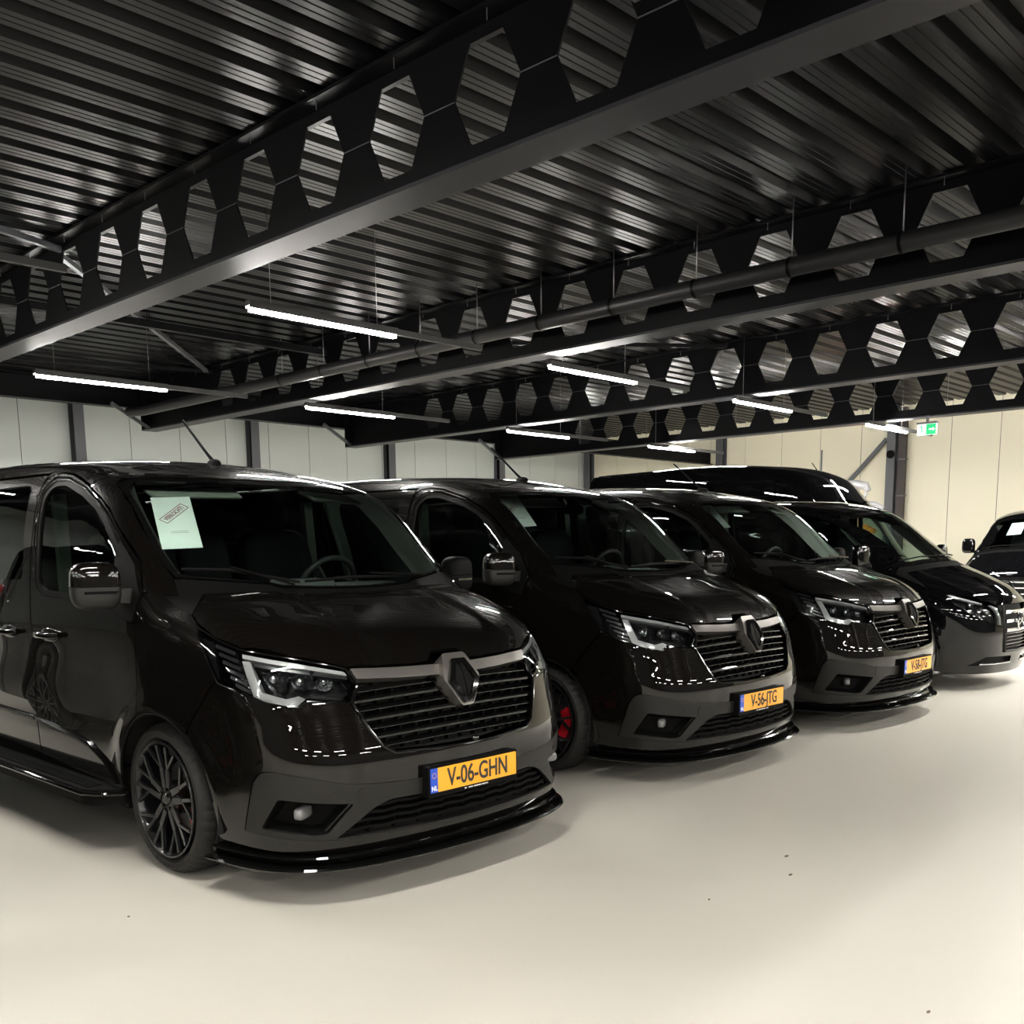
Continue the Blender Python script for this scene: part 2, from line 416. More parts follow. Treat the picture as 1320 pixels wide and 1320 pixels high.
# corrugated roof deck: one folded sheet running along x
pit = .303; prof = [(0, 0), (.048, 0), (.051, .006), (.057, .006), (.060, 0), (.108, 0), (.111, .006), (.117, .006), (.120, 0), (.170, 0), (.205, .085), (.262, .085), (.303, 0)]
pts = []
y = YF; k = 0
while y < YB:
    for a, h in prof[:-1]: pts.append((y+a, ZD+h))
    y += pit
XD, YD, ZH = 16.85, 16.5, 4.95      # the deck steps up beyond the fourth beam and the eaves girder
def deck_sheet(name, x0, x1, ya, yb, dz):
    P_ = [(y_, z_+dz) for y_, z_ in pts if ya <= y_ <= yb]; n = len(P_)
    me = bpy.data.meshes.new(name); me.from_pydata([(x, p[0], p[1]) for x in (x0, x1) for p in P_], [], [(i, i+1, n+i+1, n+i) for i in range(n-1)]); me.materials.append(DECK)
    o = bpy.data.objects.new(name, me); C.objects.link(o); return o
deck = deck_sheet('ceiling', XL, XD, YF, YD, 0); deck['kind'] = 'structure'
deck_sheet('ceiling', XD, XE, YF, YB, ZH-ZD)['kind'] = 'structure'
deck_sheet('ceiling', XL, XD, YD, YB, ZH-ZD)['kind'] = 'structure'
o = MB().box(XL, XE, YF, YB, ZH+.12, ZH+.25).build('trim_1', STEEL); o['kind'] = 'structure'
o = MB().box(XD-.02, XD, YF, YD, ZD, ZH+.1).build('trim_2', STEEL); o['kind'] = 'structure'
o = MB().box(XL, XD, YD+.03, YD+.05, ZD, ZH+.1).build('trim_3', STEEL); o['kind'] = 'structure'
# walls made of upright panels
def wall(name, along, fixed, a0, a1, m, sgn, fine=None):
    root = empty(name); root['kind'] = 'structure'
    w_ = 1.15; a = a0
    mesh = None
    def one(a, b2):
        c = .006
        B = MB()
        if along == 'x': B.box(a+c, b2-c, min(fixed, fixed+sgn*.10), max(fixed, fixed+sgn*.10), 0, ZH+.1)
        else: B.box(min(fixed, fixed+sgn*.10), max(fixed, fixed+sgn*.10), a+c, b2-c, 0, ZH+.1)
        return B.build('wall_panel', m, root, bevel=.004)
    first = None
    lo, hi = fine if fine else (a0, a0)
    if fine:
        n = int((hi-lo)/w_)
        proto = one(lo, lo+w_)
        for k in range(1, n):
            c = proto.copy(); C.objects.link(c); c.parent = root
            if along == 'x': c.location.x = k*w_
            else: c.location.y = k*w_
        hi = lo+n*w_
        if lo > a0: one(a0, lo)
        if hi < a1: one(hi, a1)
    else: one(a0, a1)
    B = MB()
    if along == 'x': B.box(a0, a1, min(fixed+sgn*.012, fixed+sgn*.14), max(fixed+sgn*.012, fixed+sgn*.14), 0, ZH+.1)
    else: B.box(min(fixed+sgn*.012, fixed+sgn*.14), max(fixed+sgn*.012, fixed+sgn*.14), a0, a1, 0, ZH+.1)
    B.build('joint_backing', MATTE, root)
wall('wall_back', 'x', YB, XL, XE, WALLB, 1, (6.9+.05, XE))
wall('wall_right', 'y', XE, YF, YB, WALLE, 1, (4.0, YB))
wall('wall_left', 'y', XL, YF, YB, WALLD, -1)
wall('wall_front', 'x', YF, XL, XE, WALLD, -1)
# H columns
def hcol(x, y, rot, label, h=4.95, m=GREYST, s=.22):
    e = empty('steel_column', (x, y, 0), rot); tag(e, label, 'column', 'steel wall columns')
    for yy in (-s/2, s/2): MB().box(-s/2, s/2, yy-.008, yy+.008, 0, h).build('column_flange', m, e)
    MB().box(-.006, .006, -s/2, s/2, 0, h).build('column_web', STEEL, e)
    return e
for k, x in enumerate((9.2, 13.33, 17.45, 21.6)):
    hcol(x, YB-.13, math.pi/2*0, ['grey steel column on the back wall, leftmost in view', 'grey steel column on the back wall behind the second beam end', 'grey steel column on the back wall left of the third beam end', 'grey steel column on the back wall beside the fourth beam end'][k])
hcol(XE-.15, YB-.2, math.pi/2, 'grey steel column in the far corner of the hall')
hcol(XE-.13, 16.2, math.pi/2, 'grey steel column on the end wall where two diagonal braces meet')
cc = hcol(XE-.13, 11.15, math.pi/2, 'light grey column on the cream end wall with a round black speaker')
o = MB().lathe([(0, 0), (.0, .10), (.04, .10), (.05, .07)], axis='x', n=24, loc=(XE-.32, 11.13, 3.75)).build('wall_speaker', MATTE); tag(o, 'round black speaker on the light grey end wall column', 'speaker')
e = empty('cable_conduit', (XE-.2, 10.86, 0)); tag(e, 'dark brown vertical conduit beside the light grey end wall column', 'conduit')
MB().box(-.07, .07, -.09, .09, .0, ZH-.06).build('duct', mat('dark_duct', (.03, .022, .02), .5), e)
for z in (1.8, 2.7, 3.6): MB().box(-.09, .09, -.11, .11, z, z+.03).build('duct_clip', GREYST, e)
def brace(a, b2, lab, w_=.09):
    o = MB().bar(a, b2, w_, w_).build('diagonal_brace', GREYST); tag(o, lab, 'brace', 'diagonal wall braces')
brace((XE-.265, 16.25, 3.8), (XE-.265, 18.9, 1.2), 'left arm of the brace pair on the end wall column')
brace((XE-.265, 16.15, 3.8), (XE-.265, 13.9, 1.2), 'right arm of the brace pair on the end wall column')
brace((XE-.16, 11.3, 4.15), (XE-.16, 13.75, 1.6), 'long brace rising to the top of the light grey end wall column')
# transfer girder along x at the beam ends
e = empty('eaves_girder', (0, 16.46, 0)); tag(e, 'dark girder running across the beam ends before the back wall', 'beam')
MB().box(XL, XE-.3, -.012, .012, 3.85, ZD).build('girder_web', STEEL, e)
for z in (3.85, 4.2): MB().box(XL, XE-.3, -.1, .1, z-.01, z+.01).build('girder_flange', STEEL, e)
# castellated beams
def castellated(x, ph, label, zb=3.485):
    e = empty('castellated_beam', (x, 0, 0)); tag(e, label, 'beam', 'castellated roof beams')
    H0, H1 = zb+.012, 4.205; zc = 3.885
    y0, y1 = YF+.5, 16.3
    holes = []; yc = ph-.755*20
    while yc < 14.2:
        if yc > -6.: holes.append([(yc-.128, zc+.255), (yc+.128, zc+.255), (yc+.252, zc), (yc+.128, zc-.255), (yc-.128, zc-.255), (yc-.252, zc)])
        yc += .755
    V, T = cdt([[(y0, H0), (y1, H0), (y1, H1), (y0, H1)]]+holes)
    n = len(V); b = MB(); b.add([(-.006, a, c) for a, c in V]+[(.006, a, c) for a, c in V], [tuple(t) for t in T.tolist()]+[tuple(i+n for i in t[::-1]) for t in T.tolist()])
    for h in holes:
        b.add([(-.006, a, c) for a, c in h]+[(.006, a, c) for a, c in h], [(i, (i+1) % 6, 6+(i+1) % 6, 6+i) for i in range(6)])
    me = bpy.data.meshes.new('beam_web'); me.from_pydata(b.v, [], b.f); me.materials.append(STEEL); o = bpy.data.objects.new('beam_web', me); C.objects.link(o); o.parent = e
    tag(MB().box(-.13, .13, y0, y1, zb-.010, zb+.012).build('lower_flange', FLANGE, e), 'mottled grey underside of the lower flange')
    MB().box(-.13, .13, y0, y1, H1-.0, H1+.022).build('upper_flange', STEEL, e)
    MB().box(-.13, .13, y1, y1+.02, zb-.01, H1+.02).build('end_plate', STEEL, e)
    b = MB()
    yc = ph-.755*20
    while yc < 13.6:
        if yc > -6.: b.box(-.009, .009, yc+.252, yc+.503, zc-.003, zc+.003)
        yc += .755
    o = b.build('weld_seams', GREYST, e)
    b = MB()
    for k in range(26): b.box(-.11, -.105, -2+k*.75, -2+k*.75+.004, H1-.06, H1+.02)
    b.build('clip_rods', ROD, e)
    return e
BX = [4.14, 8.30, 12.47, 16.64, 20.8]
PH = [4.115, 4.0, 4.05, 4.0, 4.0]
LB = ['nearest castellated black beam, crossing the top of the picture', 'second castellated beam, with the black pipe hung beside it', 'third castellated beam from the camera', 'fourth castellated beam, lowest in the picture', 'farthest castellated beam, mostly hidden by the fourth']
for x, ph, lb in zip(BX[:4], PH, LB): castellated(x, ph, lb)
castellated(-4.2, 4.0, 'castellated beam behind the camera')
castellated(-.04, 4.0, 'castellated beam straight above the camera')
# knee braces at the beam ends
for k, x in enumerate(BX[1:4]):
    o = MB().bar((x-.62, 16.33, 3.88), (x-.02, 16.28, 3.52), .05, .05).build('knee_brace', GREYST); tag(o, ['small knee brace at the end of the second beam', 'small knee brace at the end of the third beam', 'small knee brace at the end of the fourth beam'][k], 'brace', 'knee braces')
# pipe hung beside the second beam
e = empty('hanging_pipe', (7.86, 0, 0)); tag(e, 'long black pipe hung on rods beside the second beam', 'pipe')
MB().tube([(0, YF+1, 3.70), (0, 0, 3.70), (0, 15.6, 3.70), (-.1, 15.9, 3.70)], .075, 16).build('pipe', PIPE, e)
for k in range(14):
    y = 3.41+.92*k-3.68
    MB().tube([(0, y, 3.75), (0, y, ZD)], .006, 6).build('hanger_rod', ROD, e)
    MB().lathe([(y-.015, .082), (y+.015, .082)], axis='y', n=20, loc=(0, 0, 3.70)).build('pipe_clip', STEEL, e)
# roof bracing
def tie(a, b2, lab, w_=.05, m=STEEL):
    o = MB().bar(a, b2, w_, w_).build('roof_brace', m); tag(o, lab, 'brace', 'roof bracing')
tie((-6, 11.2, 4.02), (8.2, 11.2, 4.02), 'straight tie bar under the deck left of the second beam', .08)
tie((4.2, 9.6, 4.17), (-.5, 7.8, 4.17), 'diagonal roof brace left of the nearest beam', .05, GREYST)
tie((4.2, 9.75, 4.17), (8.2, 14.2, 4.17), 'diagonal roof brace between the first and second beams', .05, GREYST)
tie((8.3, 14.2, 4.17), (4.2, 15.6, 4.17), 'far diagonal roof brace between the first and second beams', .05)
tie((8.4, 11.0, 4.17), (12.4, 7.8, 4.17), 'diagonal roof brace between the second and third beams', .05)
tie((12.5, 7.9, 4.17), (16.5, 11.2, 4.17), 'diagonal roof brace between the third and fourth beams', .05)
# LED battens
def batten(x, y, z, L, label, rail=1.1, lead=.0, rz=0, m=None, top=ZD):
    e = empty('light_batten', (x, y, z), rz); tag(e, label, 'light', 'ceiling light battens')
    MB().box(0, L, -.026, .026, -.030, .010).build('diffuser', m or LIT, e)
    b = MB(); b.box(-.02, L+.02, -.032, .032, .012, .055)
    for s_ in (-1, 1): b.box(-.02, L+.02, min(s_*.027, s_*.032), max(s_*.027, s_*.032), -.006, .012)
    b.build('batten_body', LHOUS, e)
    if rail: MB().box(L+.02, L+rail, -.02, .02, .0, .05).build('blank_rail', LHOUS, e)
    for xx in (.2, L-.2): MB().tube([(xx, 0, .05), (xx, 0, top-.01-z)], .003, 5).build('suspension_wire', ROD, e)
    return e
zl = 3.385
LBT = [(4.66, 7.35, 'lit batten nearest the camera, left of the second beam'), (8.37, 7.42, 'lit batten in the middle, between the second and third beams'), (12.05, 7.41, 'lit batten at right, before the fourth beam'), (15.98, 7.37, 'short-looking lit batten beside the exit sign'),
       (4.62, 11.55, 'leftmost lit batten, before the back wall'), (8.20, 11.65, 'lit batten under the end of the second beam'), (12.18, 11.73, 'lit batten half hidden under the third beam'), (16.02, 11.7, 'farthest small lit batten above the high-roof van')]
for x, y, lb in LBT: batten(x, y, zl, 1.5, lb)
ORD = ['first', 'second', 'third', 'fourth', 'fifth', 'sixth', 'seventh', 'eighth', 'ninth']
for y, s_ in ((-2.0, 'nearest'), (-7.0, 'middle'), (-12., 'farthest')):
    for k, x in enumerate((-11, -7.2, -3.4, .6, 4.6, 8.3, 12.1, 16, 20)): batten(x, y, zl, 1.5, ORD[k]+' lit batten of the '+s_+' row behind the camera')
for y, s_ in ((2.4, 'nearest'), (7.35, 'middle'), (11.6, 'farthest')):
    for k, x in enumerate((-11, -7.2, -3.4)): batten(x, y, zl, 1.5, ORD[k]+' lit batten of the '+s_+' row far left of the picture')
for x, s_ in ((8.55, 'nearest'), (12.1, 'second'), (16, 'third'), (20., 'farthest')): batten(x, 2.4, zl, 1.5, s_+' lit batten just right of the picture')
for y, s_ in ((2.4, 'nearest'), (7.35, 'middle'), (11.6, 'farthest')): batten(.6, y, zl, 1.5, s_+' lit batten just outside the left edge of the picture')
for y, s_ in ((-1.5, 'nearest'), (2.4, 'second'), (6.3, 'third'), (10.2, 'fourth'), (14.0, 'farthest')): batten(16.96, y, 3.575, 1.5, s_+' unseen fill batten added behind the fourth beam to light the end wall', rail=0, rz=math.pi/2, m=FILLE, top=ZH)  # added fill lamps, kept out of sight, that brighten the end wall
for x, s_ in ((4.6, 'first'), (8.9, 'second'), (13.0, 'third'), (17.2, 'fourth'), (21.5, 'fifth')): batten(x, 16.75, 3.97, 1.5, s_+' unseen fill batten added behind the dark girder to light the back wall', rail=0, m=FILLB, top=ZH)  # more added fill, screened by the girder, for a brighter back wall
# exit sign under the fourth beam
e = empty('exit_sign', (16.5, 6.62, 3.275)); tag(e, 'small green lit exit sign hung under the fourth beam', 'sign')
MB().box(-.02, .02, -.15, .15, -.085, .085).build('sign_panel', SWHT, e)
MB().box(-.028, -.019, -.145, .005, -.08, .08).build('green_field', SGRN, e)
b = MB(); b.box(-.034, -.026, -.10, -.04, -.012, .012)
b.prism([(-.10, .03), (-.135, 0), (-.10, -.03)], lambda p, t: (t, p[0], p[1]), -.034, -.026); b.build('arrow', SWHT, e)
b = MB(); b.lathe([(-.034, 0), (-.034, .014), (-.026, .014)], n=12, loc=(0, .085, .045)); b.bar((-.03, .08, .03), (-.03, .07, -.015), .006, .022, up=(1, 0, 0)); b.bar((-.03, .07, -.015), (-.03, .105, -.06), .006, .012, up=(1, 0, 0)); b.bar((-.03, .07, -.015), (-.03, .045, -.055), .006, .012, up=(1, 0, 0)); b.bar((-.03, .08, .02), (-.03, .045, .01), .006, .01, up=(1, 0, 0))
b.build('running_figure', SGRN, e)
MB().box(-.04, .04, -.16, .16, .085, .115).build('sign_housing', GREYST, e); MB().box(-.01, .01, -.02, .02, .115, .21).build('sign_bracket', GREYST, e)
# small marks on the floor
DIRT = mat('floor_dirt', (.16, .11, .08), .8)
for x, y, r, lb in [(4.162, 2.227, .017, 'largest brown speck on the bare floor'), (3.926, 2.079, .014, 'brown speck just in front of the largest one'), (3.414, 2.169, .007, 'tiny dark speck on the floor left of the two brown ones'), (3.001, 1.108, .011, 'dark speck near the bottom edge of the picture'), (1.70, 3.775, .006, 'tiny dark speck on the floor below the nearest running board')]:
    b = MB(); b.ellipsoid((0, 0, .001), (r, r*.45, .003), nu=10, nv=6); o = b.build('dirt_speck', DIRT); o.location = (x, y, .001); tag(o, lb, 'dirt')
# ============================================================ the three alike vans
F = trafic
MX = Matrix.Diagonal((-1, 1, 1, 1))
ARC_C = (-.04, .36)
def arcpts(y0, z0, r, t0, t1, n=14):
    return [(y0+r*math.cos(t), z0+r*math.sin(t)) for t in np.linspace(math.radians(t0), math.radians(t1), n)]
def S(l): return [('s',)+tuple(a) for a in l]
def Cc(l): return [('c',)+tuple(a) for a in l]
def Tt(l): return [('t',)+tuple(a) for a in l]
lampR = [(-.971, 1.129), (-.915, 1.025), (-.867, .926), (-.852, .906)]
lampB = [(-.731, .863), (-.694, .841), (-.603, .816), (-.578, .828), (-.563, .842), (-.452, .824), (-.434, .821)]
lampF = [(-.405, .894), (-.433, .957)]
lampT = [(-.471, .97), (-.611, 1.008), (-.775, 1.044), (-.871, 1.081)]
lamp = lampR+lampB+lampF+lampT
gril = [(-.385, .718), (-.345, .641), (-.304, .612), (-.13, .598), (0, .596)]
def wheel(parent, side, y, steer=0., scale=1.):
    # side -1: x<0.  origin at hub, local x outward
    e = empty('wheel'); e.parent = parent; e.location = (side*.945, y, .345); e.rotation_euler = (0, 0, math.pi if side < 0 else 0)
    # outward = +x local
    R0 = .345
    tp = [(-.03, .262), (-.012, .272), (.0, .29), (.001, .312), (-.012, .328), (-.028, .337), (-.040, .342), (-.062, .345), (-.066, .338), (-.072, .338), (-.076, .345),
          (-.108, .3455), (-.112, .338), (-.119, .338), (-.123, .3455), (-.155, .345), (-.159, .338), (-.166, .338), (-.170, .345), (-.195, .342), (-.222, .328), (-.232, .30), (-.215, .262)]
    def tread(k, i): return -.005 if (k % 4 == 0 and i in (4, 5, 6, 7, 19, 20)) else (-.004 if (k % 8 == 2 and i in (10, 11, 14, 15, 18)) else 0)
    b = MB(); b.lathe(tp, n=176, mod=tread); tyre = b.build('tyre', RUB, e, 30)
    # raised sidewall ribs and letters
    b = MB()
    for k in range(9):
        a = math.radians(250+k*7); c, s = math.cos(a), math.sin(a)
        for dr in (-.006, .006):
            b.bar((.001, c*(.300+dr), s*(.300+dr)), (.001, c*(.304+dr)-s*.016, s*(.304+dr)+c*.016), .004, .004)
        b.bar((.001, c*.294, s*.294), (.001, c*.312, s*.312), .004, .004)
    b.build('sidewall_lettering', RUB, e)
    b = MB(); b.lathe([(-.006, .268), (.002, .266), (.002, .258), (-.010, .248), (-.03, .244), (-.20, .238), (-.22, .255), (-.22, .266)], n=72)
    rim = b.build('rim', RIMM, e, 30)
    b = MB(); b.lathe([(-.09, .0), (-.025, .0), (-.018, .03), (-.02, .062), (-.03, .078), (-.09, .08)], n=40)
    for k in range(5):
        a0 = 2*math.pi*k/5+.31
        for sgn in (-1, 1):
            # each arm: from the hub to the rim, crossing its neighbour
            def pt(r, a, x): return Vector((x, r*math.cos(a), r*math.sin(a)))
            h = pt(.055, a0+sgn*.30, -.024); m1 = pt(.145, a0+sgn*.19, -.020); m2 = pt(.250, a0+sgn*.16, -.006); m3 = pt(.248, a0+sgn*.50, -.006)
            b.bar(h, m1, .030, .020, up=(1, 0, 0)); b.bar(m1, m2, .017, .018, up=(1, 0, 0)); b.bar(m1, m3, .015, .018, up=(1, 0, 0))
    b.build('spokes', RIMM, rim, 30, bevel=.003)
    b = MB()
    for k in range(5):
        a = 2*math.pi*k/5+.2; b.lathe([(-.03, .0), (-.008, .0), (-.008, .008), (-.03, .009)], n=6, loc=(0, .045*math.cos(a), .045*math.sin(a)))
    b.lathe([(-.02, 0), (-.008, 0), (-.008, .022), (-.016, .027)], n=24)
    b.build('wheel_bolts', GLOSS, rim)
    b = MB(); b.lathe([(-.115, .02), (-.115, .165), (-.135, .165), (-.135, .02)], n=48); b.build('brake_disc', DISC, e)
    b = MB()
    arc = [math.radians(t) for t in np.linspace(-42+0, 42, 9)]
    ang = math.radians(-8 if side < 0 else 188)
    prof = [(r*math.cos(ang+a), r*math.sin(ang+a)) for a in arc for r in (.178,)]+[(.105*math.cos(ang+a), .105*math.sin(ang+a)) for a in arc[::-1]]
    b.prism(prof, lambda p, t: (t, p[0], p[1]), -.078, -.16)
    tag(b.build('brake_caliper', RED, e, bevel=.006), 'bright red brake caliper')
    e.scale = (scale,)*3
    return e
def handle(parent, y, z):
    b = MB(); b.ellipsoid((-.966, y, z), (.006, .105, .034), e=.8, nu=24, nv=12); o = b.build('handle_bowl', GLOSS, parent)
    b = MB(); b.tube([(-.972, y-.115, z), (-1.000, y-.095, z), (-1.012, y-.05, z), (-1.014, y+.03, z), (-1.004, y+.085, z), (-.974, y+.11, z)], [.012, .015, .017, .017, .015, .012], 12)
    return b.build('door_handle', PAINT, parent)
def mirror_unit(parent, side, base):
    # modelled for x<0, flipped for the other side, where matte black paints in shade
    e = empty('wing_mirror'); e.parent = parent
    R = Matrix.Rotation(math.radians(-12), 3, 'Z').to_4x4()
    c = (-1.085, .205, 1.297)
    objs = []
    b = MB(); b.ellipsoid(c, (.105, .062, .105), e=.55, nu=36, nv=26, half='top', M=R); o = b.build('mirror_cap', PAINT if side < 0 else MATTE, e, 60); objs.append(o)
    b = MB(); b.ellipsoid((c[0], c[1], c[2]-.004), (.105, .063, .098), e=.55, nu=36, nv=26, half='bot', M=R); o = b.build('mirror_shell', SATIN if side < 0 else MATTE, e, 60); objs.append(o)
    b = MB(); b.bar((-1.085, .265, 1.30), (-1.085, .270, 1.30), .145, .14, up=(0, 0, 1)); o = b.build('mirror_glass', CHROME, e); objs.append(o)
    b = MB(); b.prism(rpoly([(-1.03, 1.225), (-.93, 1.215), (-.93, 1.285), (-1.03, 1.275)], .01), lambda p, t: (p[0], t, p[1]), .15, .22); o = b.build('mirror_arm', SATIN, e, bevel=.006); objs.append(o)
    b = MB(); b.bar((-1.155, .158, 1.27), (-1.02, .126, 1.27), .008, .012); o = b.build('indicator_strip', GLOSS, e); objs.append(o)
    if side > 0:
        for o in objs: o.data.transform(MX); o.data.flip_normals()
    return e
def make_van():
    V = empty('van')
    # ---- front wing
    archF = arcpts(*ARC_C, .382, 66, 178, 18)       # door seam side -> front (angles in y,z; 180 = forward)
    seam = conv(F, 'cyl', S([(.119, .80), (.113, 1.02), (.120, 1.13), (.080, 1.262)]))
    arc_c = conv(F, 'cyl', S([a for a in archF if a[1] > .70 or a[0] > -.2]))
    top = conv(F, 'cyl', Tt([(-.885, .02), (-.880, -.10), (-.873, -.224), (-.886, -.29)]))
    fb = [(-.873, .926), (-1.026, .695)]
    fo = top+[(-.974, 1.124)]+[(a-.004, b) for a, b in lampR[1:3]]+[(-.877, .915), (-1.022, .70)]
    af = [a for a in conv(F, 'cyl', S(archF)) if a[0] < -1.03]
    fo += list(reversed(af))+seam
    panel('front_wing', F, fo, 'cyl', PAINT, V, mirror=True, axis=(0, .3))
    # wheel arch lip
    for s_ in (-1, 1):
        b = MB(); A = [np.array(p) for p in pts3(F, S(arcpts(*ARC_C, .380, 8, 174, 26)))]
        b.tube([(a[0]*(-s_)*.997, a[1], a[2]) for a in A], .006, 8); b.build('arch_lip', MATTE, V)
        b = MB(); b.tube([(a[0]*(-s_), a[1]+3.098, a[2]) for a in A], .007, 8); b.build('arch_lip', MATTE, V)
    # ---- front bumper, painted
    arch_low = [a for a in conv(F, 'cyl', S(arcpts(*ARC_C, .382, 140, 198, 12))) if a[0] > -1.03]
    low = [(-.895, .232), (-.72, .224), (-.56, .216), (-.46, .211), (-.2, .205), (0, .202)]
    half = [(0, .596), (-.13, .598), (-.304, .611), (-.345, .640), (-.385, .717), (-.436, .818)]+list(reversed([(a, b-.004) for a, b in lampB[:-1]]))+[(-.850, .900), (-.868, .914), (-1.018, .695)]
    half += arch_low+low
    full = rpoly(half+[(-a, b) for a, b in reversed(half[1:-1])], .006, 2)
    cl_top = [(0, .481), (-.188, .481), (-.312, .483), (-.45, .499), (-.572, .54), (-.688, .567, .02), (-.722, .555, .02), (-.744, .512), (-.787, .296, .01), (-.657, .281), (-.507, .268), (-.2, .262), (0, .26)]
    clad = rpoly(cl_top+[(-a[0],)+tuple(a[1:]) for a in reversed(cl_top[1:-1])], .004, 2)
    bump = panel('front_bumper', F, full, 'cyl', PAINT, V, holes=[clad])
    # ---- lower bumper in satin grey with fog and intake openings
    cin = [(a*.994, .39+(b-.39)*.985) for a, b in clad]
    fog = rpoly([(-.664, .451), (-.441, .415), (-.522, .3), (-.559, .296), (-.723, .318)], .012)
    fog2 = [(-a, b) for a, b in reversed(fog)]
    ih = [(0, .409), (-.184, .410), (-.323, .413, .03), (-.378, .388, .03), (-.497, .277, .006), (-.2, .272), (0, .270)]
    intake = rpoly(ih+[(-a[0],)+tuple(a[1:]) for a in reversed(ih[1:-1])], .004, 3)
    lb = panel('lower_bumper', F, cin, 'cyl', SATIN, V, holes=[fog, fog2, intake], off=.003)
    tag(lb, 'satin dark grey lower bumper')
    panel('tow_cap', F, [(-.413+.021*math.cos(t), .448+.03*math.sin(t)) for t in np.linspace(0, 6.2, 24)], 'cyl', SATIN, V, off=.0055, thick=.006, step=.02)
    for sx in (-.5, .5):
        panel('parking_sensor', F, [(sx+.010*math.cos(t), .46+.013*math.sin(t)) for t in np.linspace(0, 6.2, 14)], 'cyl', SATIN, V, off=.0055, thick=.005, step=.02)
    for sx in (-.84, .84):
        panel('parking_sensor', F, [(sx+.009*math.cos(t), .50+.012*math.sin(t)) for t in np.linspace(0, 6.2, 14)], 'cyl', PAINT, V, off=.003, thick=.005, step=.02)
    # cavity behind the openings
    bk = [(-.80, .235), (.80, .235), (.80, .57), (-.80, .57)]
    panel('bumper_cavity', F, bk, 'cyl', VOID, V, off=-.10, rim=False, step=.08)
    # fog pockets
    for sg in (-1, 1):
        P = pts3(F, Cc(fog)); Q = pts3(F, Cc([(-.59+(a+.59)*.72, .37+(b-.37)*.66) for a, b in fog]), off=-.07)
        n = len(P); b = MB(); vv = [(-sg*p[0], p[1], p[2]) for p in list(P)+list(Q)]
        b.add(vv, [(i, (i+1) % n, n+(i+1) % n, n+i) for i in range(n)], True); b.add([vv[n+i] for i in range(n)], [tuple(range(n))])
        fp = b.build('fog_pocket', MATTE, V, 30)
        c = pts3(F, [('c', -.592, .385)], off=-.045)[0]; c[0] *= -sg
        b = MB(); b.ellipsoid(c, (.058, .022, .026), e=.6, nu=24, nv=12, M=Matrix.Rotation(-sg*.5, 3, 'Z').to_4x4()); b.build('fog_lamp', FOGM, fp)
        q = pts3(F, Cc([(-.45, .41), (-.525, .305)]), off=-.012); q[:, 0] *= -sg
        b = MB(); b.bar(q[0], q[1], .030, .012, up=(0, -1, 0)); b.build('fog_blade', GLOSS, fp)
    # intake slats
    for k, z in enumerate((.392, .362, .332, .300)):
        xe = np.interp(z, [.27, .40], [.495, .37])-.004
        th = np.linspace(-xe, xe, 41)
        P = pts3(F, Cc([(t, z) for t in th]), off=-.020)
        b = MB(); h = .0065
        for i, q in enumerate(P): P[i][2] += .0030*math.sin(th[i]*60)
        v = [(q[0], q[1]+dy, q[2]+dz) for q in P for dy, dz in ((0, -h), (0, h), (.05, h+.004), (.05, -h+.004))]
        f = [(i*4+j, i*4+(j+1) % 4, i*4+4+(j+1) % 4, i*4+4+j) for i in range(40) for j in range(4)]
        b.add(v, f); b.build('intake_slat', MATTE, V, 30)
    b = MB()
    for x in np.linspace(-.5, .5, 9):
        q = pts3(F, [('f', x, .34)], off=-.045)[0]; b.box(x-.006, x+.006, q[1], q[1]+.02, .275, .408)
    tag(b.build('intake_ribs', MATTE, V), kind='stuff')
    # ---- grille
    go = [(-.545, .822), (-.497, .716), (-.452, .640), (-.398, .607), (-.17, .594), (0, .592)]
    gback = [(-.52, .925)]+go; gback = gback+[(-a, b) for a, b in reversed(gback[:-1])]
    G = panel('grille', F, gback, 'front', VOID, V, off=-.085, rim=False, step=.08)
    # polished rim of the grille opening
    P = pts3(F, [('f', a, b) for a, b in [(-.508, .885)]+go+[(-a, b) for a, b in reversed(go[:-1])]+[(.508, .885)]], off=.001)
    b = MB(); b.tube(P, .008, 8); b.build('grille_surround', GLOSS, G)
    edge = lambda z: float(np.interp(z, [.60, .640, .716, .822, .88, .92], [.40, .452, .497, .548, .507, .515]))
    for z, h, d, mt in ((.868, .003, .04, GLOSS), (.832, .0075, .06, GLOSS), (.792, .003, .04, GLOSS), (.755, .0075, .06, GLOSS), (.715, .003, .04, GLOSS), (.680, .0075, .06, GLOSS), (.640, .003, .04, GLOSS)):
        xe = edge(z)-.006; xs = np.linspace(-xe, xe, 37)
        P = pts3(F, [('f', x, z-.012*(abs(x)/.5)**2+.006) for x in xs], off=-.008)
        v = [(q[0], q[1]+dy, q[2]+dz) for q in P for dy, dz in ((0, -h), (0, h*.2), (.006, h), (d, h+.012), (d, -h+.004))]
        f = [(i*5+j, i*5+(j+1) % 5, i*5+5+(j+1) % 5, i*5+5+j) for i in range(36) for j in range(5)]
        b = MB(); b.add(v, f); b.build('grille_slat', mt, G, 25)
    b = MB()
    for x in np.arange(-.48, .49, .08):
        zt = .90; zb = max(.605, np.interp(abs(x), [.40, .452, .497, .55], [.60, .64, .716, .82]))
        q0 = pts3(F, [('f', x, zb+.01)], off=-.05)[0]; q1 = pts3(F, [('f', x, zt)], off=-.05)[0]
        b.bar(q0, q1, .012, .03, up=(0, 1, 0))
    tag(b.build('grille_ribs', MATTE, G), kind='stuff')
